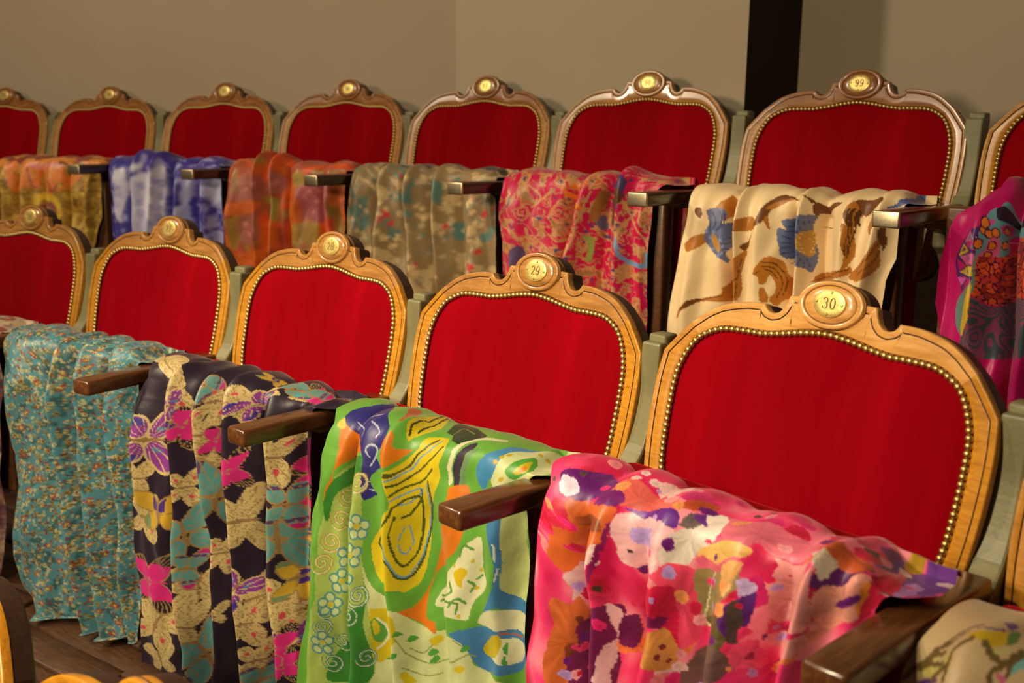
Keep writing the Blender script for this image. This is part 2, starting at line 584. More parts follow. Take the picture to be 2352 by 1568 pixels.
MEDAL = medallion_mesh()
PV = .2562
def plaque_mesh():
    prof = [(1.0, .003), (1.0, .0062), (.985, .0070), (.97, .0073), (.6, .0074), (.0, .0074)]
    n = 48
    V = []
    for r, e in prof[:-1]:
        t = np.linspace(0, 2 * np.pi, n, endpoint=False)
        V.append(back_pt(.0248 * r * np.sin(t), PV + .0193 * r * np.cos(t), e))
    V.append(back_pt([0], [PV], [.0074]))
    F = grid_faces(len(prof) - 1, n, closed_b=True).tolist()
    b = (len(prof) - 2) * n
    F += [[b + j, (len(prof) - 1) * n, b + (j + 1) % n] for j in range(n)]
    return mesh_np('number_plaque', np.vstack(V), [tuple(f)[::-1] for f in F])
PLAQ = plaque_mesh()
SCREWM = dome_mesh('screw', .0021, .0014, 8, 2)
SCREWM.materials.append(SCREW)
def arcp(cx, cy, rx, ry, a0, a1, n=14):
    t = np.radians(np.linspace(a0, a1, n))
    return [(cx + rx * math.cos(x), cy + ry * math.sin(x)) for x in t]
GLYPH = {'0': [arcp(.5, .5, .42, .5, 90, 450, 28)],
         '3': [arcp(.42, .74, .38, .26, 170, -80, 16) + arcp(.40, .27, .46, .27, 85, -170, 18)],
         '2': [arcp(.45, .72, .38, .28, 170, -20, 14) + [(.62, .42), (.08, .02)] + [(.3, .10), (.6, .0), (.9, .08)]],
         '9': [arcp(.5, .70, .38, .30, 0, 360, 20), [(.88, .72), (.86, .4), (.7, .1), (.45, .0), (.2, .08), (.14, .2)]],
         '8': [arcp(.5, .75, .34, .25, 0, 360, 20), arcp(.5, .26, .42, .26, 0, 360, 22)],
         '7': [[(.08, .95), (.9, .97), (.62, .55), (.45, .0)]],
         '6': [arcp(.5, .30, .38, .30, 0, 360, 20), [(.12, .3), (.14, .6), (.35, .92), (.6, 1.0), (.84, .9)]],
         '5': [[(.85, 1.0), (.25, 1.0), (.18, .56)] + arcp(.42, .32, .44, .3, 110, -150, 16)],
         '4': [[(.7, 0), (.7, 1.0), (.08, .3), (.95, .3)]]}
def digits_mesh(txt):
    V, F = [], []
    w, h, gap = .0082, .0150, .0026
    x0 = -(len(txt) * w + (len(txt) - 1) * gap) / 2
    for ch in txt:
        for st in GLYPH[ch]:
            P = np.array(st) * (w, h) + (x0, PV - h / 2)
            P = resample(P, 26)
            d = np.gradient(P, axis=0)
            nn = np.stack([-d[:, 1], d[:, 0]], 1)
            nn /= np.linalg.norm(nn, axis=1)[:, None] + 1e-9
            wd = (.00035 + .00055 * np.abs(nn[:, 0]))[:, None]
            b = len(V)
            A, B = P + nn * wd, P - nn * wd
            for a_, b_ in zip(A, B):
                V += [back_pt(a_[0], a_[1], .00745), back_pt(a_[0], a_[1], .0077), back_pt(b_[0], b_[1], .0077), back_pt(b_[0], b_[1], .00745)]
            for i in range(len(P) - 1):
                for k in range(3):
                    F.append((b + i * 4 + k, b + (i + 1) * 4 + k, b + (i + 1) * 4 + k + 1, b + i * 4 + k + 1))
        x0 += w + gap
    return mesh_np('digits', np.array(V), F)
# the tipped-up seat: board at the front, velvet cushion behind it
def cushion_mesh():
    me = box_mesh('cushion', -.226, .226, -.142, -.062, -.40, .002, bev=.022, seg=4)
    return me
SBOARD = box_mesh('seat_board', -.228, .228, -.186, -.141, -.405, .006, bev=.006, seg=2)
CUSH = cushion_mesh()
HINGE = box_mesh('hinge_bar', -.236, .236, -.13, -.10, -.43, -.398, bev=.005, seg=2)

ROW_NAME = {'f': 'front', 'b': 'back', 'n': 'near'}
def make_seat(key, number, label, crest, stile, single_tacks, group, pan=True):
    x, y, z, h = SEATS[key]
    t = thing('theatre_seat', label, 'theatre seat', (x, y, z + ZO), h, group)
    link('back_shell', SHELLM, SHELL, t)
    for nm, me, mt in (('crest_rail', CREST, crest), ('stile', STILE_L, stile), ('stile', STILE_R, stile), ('bottom_rail', BOTTOM, stile)):
        ob = link(nm, me, mt, t)
        ob.material_slots[0].link = 'OBJECT'
        ob.material_slots[0].material = mt
    md = link('medallion', MEDAL, crest, t)
    md.material_slots[0].link = 'OBJECT'
    md.material_slots[0].material = crest
    link('velvet_panel', PANEL, VELVET, t)
    pq = link('number_plaque', PLAQ, PLAQUE, t)
    if number:
        link('digits', digits_mesh(number), ENGRAVE, pq)
    pq['label'] = 'oval brass plaque' + (' engraved ' + number if number in ('30', '29', '28') else '')
    for (du, dv) in ((-.0195, .001), (.0195, -.001), (.001, .0148), (-.001, -.0148)):
        s = bpy.data.objects.new('screw', SCREWM)
        col.objects.link(s)
        s.parent = pq
        s.location = Vector(back_pt(du, PV + dv, .0072))
        s.rotation_euler = (-RHO, 0, 0)
    if single_tacks:
        for (u, v) in tack_pts:
            s = bpy.data.objects.new('tack', TACKM)
            col.objects.link(s)
            s.parent = t
            s.location = Vector(back_pt(u, v, .0005))
            s.rotation_euler = (-RHO, 0, 0)
    else:
        s = link('tack_row', TACKS, TACK, t)
        s['kind'] = 'stuff'
    if pan:
        link('seat_board', SBOARD, BOARD, t)
        link('cushion', CUSH, VELVET, t)
        link('hinge_bar', HINGE, IRON, t)
    return t

GF, GB, GN = 'front row theatre seats', 'back row theatre seats', 'nearest row theatre seats'
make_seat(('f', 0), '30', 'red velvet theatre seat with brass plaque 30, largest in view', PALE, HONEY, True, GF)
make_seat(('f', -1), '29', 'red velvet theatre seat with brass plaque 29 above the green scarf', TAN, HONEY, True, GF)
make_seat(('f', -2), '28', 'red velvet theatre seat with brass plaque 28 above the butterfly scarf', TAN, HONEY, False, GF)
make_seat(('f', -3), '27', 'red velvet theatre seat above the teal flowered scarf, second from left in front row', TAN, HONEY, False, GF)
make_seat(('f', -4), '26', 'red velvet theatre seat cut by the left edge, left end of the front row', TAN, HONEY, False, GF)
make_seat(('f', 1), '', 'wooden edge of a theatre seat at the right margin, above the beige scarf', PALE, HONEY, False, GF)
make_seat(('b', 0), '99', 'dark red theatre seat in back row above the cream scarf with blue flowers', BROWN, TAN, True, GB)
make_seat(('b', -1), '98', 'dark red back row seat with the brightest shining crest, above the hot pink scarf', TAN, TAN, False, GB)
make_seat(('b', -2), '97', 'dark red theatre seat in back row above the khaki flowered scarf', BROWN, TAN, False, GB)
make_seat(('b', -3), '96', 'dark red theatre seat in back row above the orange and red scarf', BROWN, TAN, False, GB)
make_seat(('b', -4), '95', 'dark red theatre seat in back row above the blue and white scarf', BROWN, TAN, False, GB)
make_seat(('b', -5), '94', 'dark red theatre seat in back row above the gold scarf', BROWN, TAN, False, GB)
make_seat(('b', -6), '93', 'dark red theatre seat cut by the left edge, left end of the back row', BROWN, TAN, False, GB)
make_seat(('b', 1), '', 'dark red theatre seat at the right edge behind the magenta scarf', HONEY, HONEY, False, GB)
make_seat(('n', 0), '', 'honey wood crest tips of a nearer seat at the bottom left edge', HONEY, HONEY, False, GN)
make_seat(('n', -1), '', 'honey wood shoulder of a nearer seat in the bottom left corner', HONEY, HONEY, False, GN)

# ------------------------------------------------------------------ iron standards with wooden armrests between the seats
def extrude_profile(name, prof, w, bev=.004):
    bm = bmesh.new()
    vs_ = [bm.verts.new((-w / 2, n, z)) for n, z in prof]
    f = bm.faces.new(vs_)
    r = bmesh.ops.extrude_face_region(bm, geom=[f])
    for v in r['geom']:
        if isinstance(v, bmesh.types.BMVert):
            v.co.x += w
    bmesh.ops.recalc_face_normals(bm, faces=bm.faces)
    ed = [e for e in bm.edges if len(e.link_faces) == 2 and e.calc_face_angle(0) > .8]
    bmesh.ops.bevel(bm, geom=ed, offset=bev, segments=2, profile=.5, affect='EDGES')
    bmesh.ops.triangulate(bm, faces=[f for f in bm.faces if len(f.verts) > 4])
    me = bpy.data.meshes.new(name)
    bm.to_mesh(me)
    bm.free()
    return me
_front = crom([(.040, .168), (.034, .10), (.023, .05), (.010, .012), (-.006, -.010), (-.028, -.030), (-.058, -.046), (-.085, -.056)], 22).tolist()
_low = crom([(-.085, -.085), (-.045, -.11), (-.012, -.18), (.0, -.30), (-.012, -.44), (-.045, -.55), (-.105, -.63)], 18).tolist()
POSTU = extrude_profile('post', _front + _low + [(-.115, -.655), (.115, -.655), (.10, -.635), (.055, -.56), (.045, -.40), (.045, -.10), (.055, .03), (.075, .12), (.085, .168)], .036)
CAPM = box_mesh('post_cap', -.0165, .0165, .054, .086, .150, .179, bev=.004)
BRKT = extrude_profile('arm_bracket', [(-.02, -.030), (-.215, -.030), (-.20, -.040), (-.12, -.047), (-.07, -.062), (-.02, -.062)], .026, bev=.002)
ARMM = box_mesh('armrest', -.0248, .0248, -.362, -.040, -.030, 0, bev=.0065, seg=3)
GLINTM = box_mesh('end_glint', -.0252, .0252, -.3655, -.3585, -.0304, .0004, bev=.0033, seg=3)
SCRB = dome_mesh('bolt', .005, .004, 8, 2)
SCRB.materials.append(STEEL)
def make_stand(key, label, armmat, group):
    x, y, z, h = STANDS[key]
    t = thing('armrest_standard', label, 'armrest', (x, y, z + ZO), h, group)
    link('post', POSTU, IRON, t)
    link('post_cap', CAPM, IRON, t)
    link('arm_bracket', BRKT, IRON, t)
    a = link('armrest', ARMM, armmat, t)
    a.material_slots[0].link = 'OBJECT'
    a.material_slots[0].material = armmat
    a['label'] = 'brown wooden armrest'
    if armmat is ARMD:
        link('end_glint', GLINTM, ENDGLINT, t)['label'] = 'glint on the front end of the armrest, built as a pale plate'
    for n in (-.19, -.15):
        s = bpy.data.objects.new('bolt', SCRB)
        col.objects.link(s)
        s.parent = t
        s.location = (0, n, -.0415 if n < -.17 else -.044)
        s.rotation_euler = (math.pi / 2, 0, 0)
    return t
SF, SB = 'standards of the front row', 'standards of the back row'
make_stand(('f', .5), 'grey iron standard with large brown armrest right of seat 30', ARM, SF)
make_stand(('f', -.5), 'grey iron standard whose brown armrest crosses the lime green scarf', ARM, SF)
make_stand(('f', -1.5), 'grey iron standard whose brown armrest crosses the butterfly scarf', ARM, SF)
make_stand(('f', -2.5), 'grey iron standard with brown armrest crossing the teal scarf', ARM, SF)
make_stand(('f', -3.5), 'grey iron standard left of the teal scarf, curved leg showing at left edge', ARM, SF)
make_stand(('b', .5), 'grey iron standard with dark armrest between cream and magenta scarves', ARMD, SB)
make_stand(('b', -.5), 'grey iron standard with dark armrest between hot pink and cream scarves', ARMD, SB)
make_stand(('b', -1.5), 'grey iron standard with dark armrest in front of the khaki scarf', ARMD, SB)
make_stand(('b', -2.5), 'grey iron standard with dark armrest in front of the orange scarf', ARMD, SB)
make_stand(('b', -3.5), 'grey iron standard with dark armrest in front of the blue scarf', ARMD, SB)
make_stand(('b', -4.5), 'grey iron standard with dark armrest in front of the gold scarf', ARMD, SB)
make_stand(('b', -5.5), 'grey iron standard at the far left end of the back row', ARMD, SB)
# ------------------------------------------------------------------ draped cloth (pure numpy)
def _hash(ix, iy, s):
    h = (ix.astype(np.int64) * 374761393 + iy.astype(np.int64) * 668265263 + int(s) * 1442695041) & 0x7fffffff
    h = ((h ^ (h >> 13)) * 1274126177) & 0x7fffffff
    return ((h ^ (h >> 16)) & 0xffff) / 65535.0
def vnoise(x, y, s=0):
    ix, iy = np.floor(x), np.floor(y)
    fx, fy = x - ix, y - iy
    fx, fy = fx * fx * (3 - 2 * fx), fy * fy * (3 - 2 * fy)
    a, b = _hash(ix, iy, s), _hash(ix + 1, iy, s)
    c, d = _hash(ix, iy + 1, s), _hash(ix + 1, iy + 1, s)
    return (a * (1 - fx) + b * fx) * (1 - fy) + (c * (1 - fx) + d * fx) * fy
def fbm(x, y, s=0, o=4):
    t, a, w = 0, .5, 0
    for i in range(o):
        t = t + a * vnoise(x * 2 ** i, y * 2 ** i, s + i * 7)
        w += a
        a *= .5
    return t / w
def _profile():
    pts = [(-.118, -.150), (-.116, -.06), (-.117, -.005), (-.128, .014), (-.150, .022), (-.178, .0225), (-.207, .017), (-.230, .002), (-.242, -.02), (-.246, -.05)]
    P = crom(pts, 260)
    L = np.concatenate([[0], np.cumsum(np.linalg.norm(np.diff(P, axis=0), axis=1))])
    q = L - L[-1] + .05          # q = .05 at z = -.05, so q = -z on the hanging front
    return q, P
_Q, _PP = _profile()
QBACK = float(_Q[0])
def prof_at(q):
    n = np.where(q <= .05, np.interp(q, _Q, _PP[:, 0]), -.246)
    z = np.where(q <= .05, np.interp(q, _Q, _PP[:, 1]), -q)
    e = 2e-3
    n2 = np.where(q + e <= .05, np.interp(q + e, _Q, _PP[:, 0]), -.246)
    z2 = np.where(q + e <= .05, np.interp(q + e, _Q, _PP[:, 1]), -(q + e))
    dn, dz = n2 - n, z2 - z
    l = np.sqrt(dn * dn + dz * dz) + 1e-12
    return n, z, dz / l, -dn / l      # outward normal (n, z)
def sstep(a, b, x):
    t = np.clip((x - a) / (b - a), 0, 1)
    return t * t * (3 - 2 * t)
def drape(spec, s, q):
    """cloth point in the seat's frame for s in 0..1 across and q along; arrays"""
    qt = np.array(spec['edge'])
    uL = np.interp(q, qt[:, 0], qt[:, 1])
    uR = np.interp(q, qt[:, 0], qt[:, 2])
    u = uL + s * (uR - uL)
    q1 = q
    n, z, nn, nz = prof_at(q1)
    front = sstep(-.03, .04, q)
    n = n + spec.get('slope', .085) * (u + .22) * (.35 + .65 * front)
    d = np.zeros_like(u)
    for (uc, w, a, sl, q0, q2) in spec['folds']:
        r = sstep(q0, q2, q)
        c = uc + sl * np.maximum(q, -.05)
        ww = w if a > 0 else w * .75
        d += (2.9 if a > 0 else 3.8) * a * np.exp(-(np.abs((u - c) / ww)) ** 1.7) * (.16 + .84 * r)
    d = np.where(d > 0, d * (.3 + .7 * sstep(0, .12, s) * sstep(0, .08, 1 - s)), d)
    hang = sstep(.02, .35, q)
    ph = spec.get('seed', 0)
    d += (.0016 + .0035 * hang) * np.sin(u * 58 + 3 * np.sin(q * 7 + ph) + ph)
    d += .0015 * np.sin(u * 131 + q * 6 + ph * 2 + 1.5 * np.sin(q * 9)) * (.4 + hang)
    d += .0030 * np.sin(u * 27 - q * 33 + ph) * sstep(-.14, -.04, q) * (1 - sstep(.0, .2, q))
    d += .030 * (fbm(u * 15 + ph * 3, q * 6 + ph, 3, 2) - .5) * sstep(.0, .16, q)
    d += .010 * (fbm(u * 26 + q * 12, q * 7 - u * 4 + ph, 7, 2) - .5) * sstep(-.10, .02, q)
    # the end that lies over the armrest
    over = sstep(.228, .258, u) * (1 - sstep(-.02, .03, q))
    d = d * (1 - .6 * over) 
    n = n + nn * d
    n = np.where(q > .0, np.minimum(n, -.190), n)
    z = z + nz * d
    for (uc, w, h) in spec.get('lift', ()):      # a corner pulled up towards the backrest
        g = h * np.exp(-((u - uc) / w) ** 2) * sstep(-.15, -.09, q) * (1 - sstep(-.06, .02, q))
        z = z + g
        n = n + .6 * g
    z = z * (1 - over) + over * np.maximum(.0045 + .9 * np.maximum(d, 0), np.where(q < -.10, z, 0))
    u = u + spec.get('swirl', .004) * np.sin(q * 19 + ph) * sstep(.05, .4, q)
    zf = spec.get('floor', None)
    if zf is not None:                       # cloth that reaches the floor buckles forward on it
        lim = zf + .012
        ex = np.maximum(lim - z, 0)
        n = n - ex * .55
        z = np.where(z < lim, lim + .008 * np.abs(np.sin(ex * 26 + u * 9)), z)
    return u, n, z
def ed(left, right, ridge_r=.29, ridge_l=None):
    """edge table rows (q, uL, uR)"""
    ql = [a for a, b in left]; vl = [b for a, b in left]
    qr = [a for a, b in right]; vr = [b for a, b in right]
    if ridge_l is None:
        ridge_l = vl[0]
    ql = [-.30, -.03] + ql; vl = [ridge_l, ridge_l] + vl
    qr = [-.30, -.06, -.012, .02] + qr; vr = [ridge_r - .03, ridge_r, (.4 * ridge_r + .6 * vr[0]), vr[0]] + vr
    qs = sorted(set(ql + qr))
    return [(q, float(np.interp(q, ql, vl)), float(np.interp(q, qr, vr))) for q in qs]
# folds: (u centre, width, height, drift per metre, q start, q full)
SPEC = {
 ('f', 0): dict(res=.0015, q1=.42, seed=.7, edge=ed([(.0, -.212), (.042, -.212), (.12, -.221), (.19, -.224), (.30, -.239), (.5, -.25)], [(.03, .256), (.5, .256)], .305, -.235),
    folds=[(-.205, .030, .014, .0, -.05, .10), (-.145, .018, -.012, .05, -.02, .12), (-.105, .022, .015, .05, -.04, .1), (-.055, .014, -.010, .06, 0, .15), (-.012, .022, .013, .04, -.06, .1), (.045, .020, -.006, .0, 0, .15), (.095, .026, .012, -.05, -.05, .12), (.15, .018, -.010, -.1, -.04, .1), (.20, .020, .018, -.18, -.08, .04), (.245, .016, .010, -.2, -.09, -.02)]),
 ('f', -1): dict(res=.0016, q1=.58, seed=2.1, slope=.09, edge=ed([(.0, -.172), (.037, -.176), (.106, -.203), (.231, -.227), (.363, -.252), (.507, -.272)], [(.03, .240), (.6, .237)], .302, -.2),
    folds=[(-.17, .030, .012, -.10, -.05, .1), (-.118, .012, -.014, -.02, -.01, .08), (-.07, .035, .016, -.02, -.06, .1), (-.015, .020, .012, .05, -.09, .05), (.05, .03, -.004, .1, 0, .2), (.12, .05, .010, .05, -.05, .15), (.20, .03, .008, .0, -.06, .1), (.275, .018, .012, 0, -.12, -.04)]),
 ('f', -2): dict(res=.0018, q1=.655, seed=4.2, edge=ed([(.01, -.20), (.066, -.232), (.147, -.252), (.24, -.252), (.338, -.252), (.439, -.258), (.593, -.262)], [(.04, .266), (.1, .262), (.23, .255), (.36, .243), (.5, .23), (.66, .225)], .325, -.225),
    folds=[(-.20, .035, .014, -.12, -.04, .1), (-.125, .014, -.015, .0, -.06, .05), (-.085, .020, .016, .02, -.08, .05), (-.035, .012, -.014, .05, -.07, .06), (.0, .018, .016, .05, -.08, .06), (.04, .012, -.012, .04, -.07, .06), (.08, .022, .016, .05, -.09, .05), (.13, .014, -.012, .05, -.06, .06), (.185, .022, .014, .02, -.09, .08), (.235, .014, -.010, .0, -.05, .06), (.285, .02, .012, 0, -.12, -.05)]),
 ('f', -3): dict(res=.0021, q1=.662, seed=1.3, floor=-.650, edge=ed([(.02, -.200), (.175, -.185), (.335, -.185), (.5, -.19), (.585, -.17), (.65, -.13), (.7, -.11)], [(.04, .25), (.14, .25), (.43, .23), (.62, .21), (.7, .2)], .30, -.225),
    folds=[(-.13, .055, .016, .06, -.05, .1), (-.205, .02, .008, .1, 0, .2), (-.035, .022, -.022, .12, -.02, .1), (.012, .018, .020, .10, -.06, .10), (.052, .014, -.016, .08, -.05, .08), (.095, .024, .018, .05, -.08, .08), (.145, .014, -.018, .05, -.04, .1), (.195, .03, .016, 0, -.08, .1), (.25, .02, .010, 0, -.1, -.02)]),
 ('f', -4): dict(soft=1, res=.0026, q1=.64, seed=3.3, edge=ed([(.02, -.21), (.6, -.21)], [(.04, .25), (.12, .25), (.34, .23), (.57, .195), (.66, .16)], .29, -.22),
    folds=[(-.1, .04, .014, 0, -.05, .1), (.0, .03, -.012, 0, -.03, .1), (.1, .04, .014, 0, -.05, .1), (.2, .03, .014, 0, -.06, .1)]),
 ('f', 1): dict(res=.0018, q1=.30, seed=5.0, edge=ed([(.0, -.222), (.075, -.235), (.3, -.24)], [(.03, .235), (.3, .235)], .27, -.215),
    folds=[(-.16, .045, .020, 0, -.07, .06), (-.07, .03, -.008, 0, -.03, .1), (.03, .05, .016, 0, -.05, .1), (.15, .04, .010, 0, -.05, .1)]),
 ('b', 0): dict(res=.0021, q1=.40, seed=.2, edge=ed([(.02, -.222), (.048, -.222), (.145, -.230), (.245, -.248), (.3, -.257), (.45, -.26)], [(.03, .232), (.1, .235), (.14, .222), (.2, .218), (.45, .21)], .275, -.225),
    folds=[(-.195, .032, .012, -.05, -.05, .08), (-.118, .014, -.016, .03, -.03, .08), (-.09, .012, .012, .03, -.06, .05), (-.045, .030, .012, 0, -.06, .08), (.022, .010, -.012, .0, -.01, .06), (.045, .014, .014, .0, -.06, .05), (.085, .016, -.014, .03, -.04, .08), (.14, .024, .012, -.05, -.06, .08), (.205, .022, .014, -.12, -.07, .06)]),
 ('b', -1): dict(res=.0023, q1=.40, seed=2.7, edge=ed([(.02, -.212), (.062, -.218), (.095, -.222), (.159, -.205), (.204, -.200), (.45, -.2)], [(.057, .215), (.165, .208), (.266, .206), (.45, .2)], .275, -.225),
    folds=[(-.17, .045, .016, .02, -.06, .06), (-.07, .04, .006, .0, -.05, .1), (-.005, .018, -.014, -.12, -.04, .08), (.045, .022, .014, -.20, -.08, .06), (.095, .014, -.020, -.10, -.06, .05), (.145, .026, .018, -.02, -.1, .05), (.195, .016, .008, .0, -.05, .1)]),
 ('b', -2): dict(soft=1, res=.0024, q1=.40, seed=3.9, edge=ed([(.02, -.222), (.077, -.228), (.2, -.25), (.45, -.255)], [(.06, .262), (.16, .268), (.2, .268), (.45, .26)], .28, -.235),
    folds=[(-.20, .028, .013, -.06, -.06, .06), (-.145, .014, -.010, 0, -.04, .08), (-.105, .022, .012, .0, -.06, .06), (-.045, .012, -.010, .06, -.06, .05), (-.01, .020, .014, .08, -.08, .05), (.04, .016, -.014, .1, -.03, .08), (.085, .018, .014, .06, -.07, .06), (.14, .02, -.008, .05, -.03, .1), (.20, .028, .012, 0, -.05, .1), (.245, .012, .008, .1, 0, .1)]),
 ('b', -3): dict(soft=3, res=.0026, q1=.40, seed=5.5, edge=ed([(.02, -.212), (.046, -.215), (.155, -.236), (.29, -.230), (.45, -.23)], [(.04, .235), (.2, .232), (.45, .23)], .275, -.22),
    folds=[(-.17, .035, .014, -.05, -.06, .08), (-.095, .012, -.014, .05, -.07, .03), (-.06, .018, .020, .02, -.11, .0), (-.012, .014, .014, .05, -.1, .0), (.025, .010, -.018, .08, -.05, .06), (.07, .03, .010, .0, -.05, .1), (.15, .016, -.012, 0, -.02, .1), (.19, .022, .012, 0, -.05, .1)]),
 ('b', -4): dict(soft=2, res=.0027, q1=.40, seed=.9, edge=ed([(.02, -.225), (.034, -.222), (.107, -.225), (.24, -.216), (.45, -.21)], [(.058, .248), (.234, .25), (.45, .25)], .27, -.235),
    folds=[(-.19, .03, .014, .03, -.06, .08), (-.13, .016, -.010, .04, -.03, .1), (-.07, .035, .020, .02, -.1, .02), (.0, .016, .014, -.06, -.1, .02), (.045, .012, -.020, -.05, -.05, .06), (.09, .020, .010, 0, -.05, .1), (.14, .014, -.014, 0, -.02, .08), (.195, .024, .014, .05, -.05, .1)]),
 ('b', -5): dict(soft=1, res=.0029, q1=.40, seed=1.9, edge=ed([(.02, -.236), (.45, -.24)], [(.03, .238), (.175, .228), (.28, .185), (.45, .15)], .27, -.24),
    folds=[(-.19, .022, .012, 0, -.05, .1), (-.14, .014, -.010, 0, -.03, .1), (-.09, .024, .014, 0, -.05, .1), (-.03, .014, -.010, 0, -.03, .1), (.03, .03, .012, 0, -.05, .1), (.09, .014, -.012, 0, -.03, .1), (.15, .03, .014, -.05, -.05, .1), (.21, .016, .010, -.1, -.05, .1)]),
 ('b', 1): dict(lift=[(-.125, .035, .040)], res=.0019, q1=.36, seed=4.6, edge=ed([(.0, -.19), (.027, -.200), (.09, -.210), (.17, -.211), (.237, -.198), (.4, -.18)], [(.03, .22), (.4, .22)], .26, -.13),
    folds=[(-.20, .02, -.006, 0, -.05, .1), (-.14, .022, .014, .05, -.04, .06), (-.085, .014, -.018, .05, -.08, .05), (-.03, .035, .024, 0, -.1, .05), (.06, .03, -.008, 0, -.05, .1), (.14, .04, .012, 0, -.05, .1)]),
}
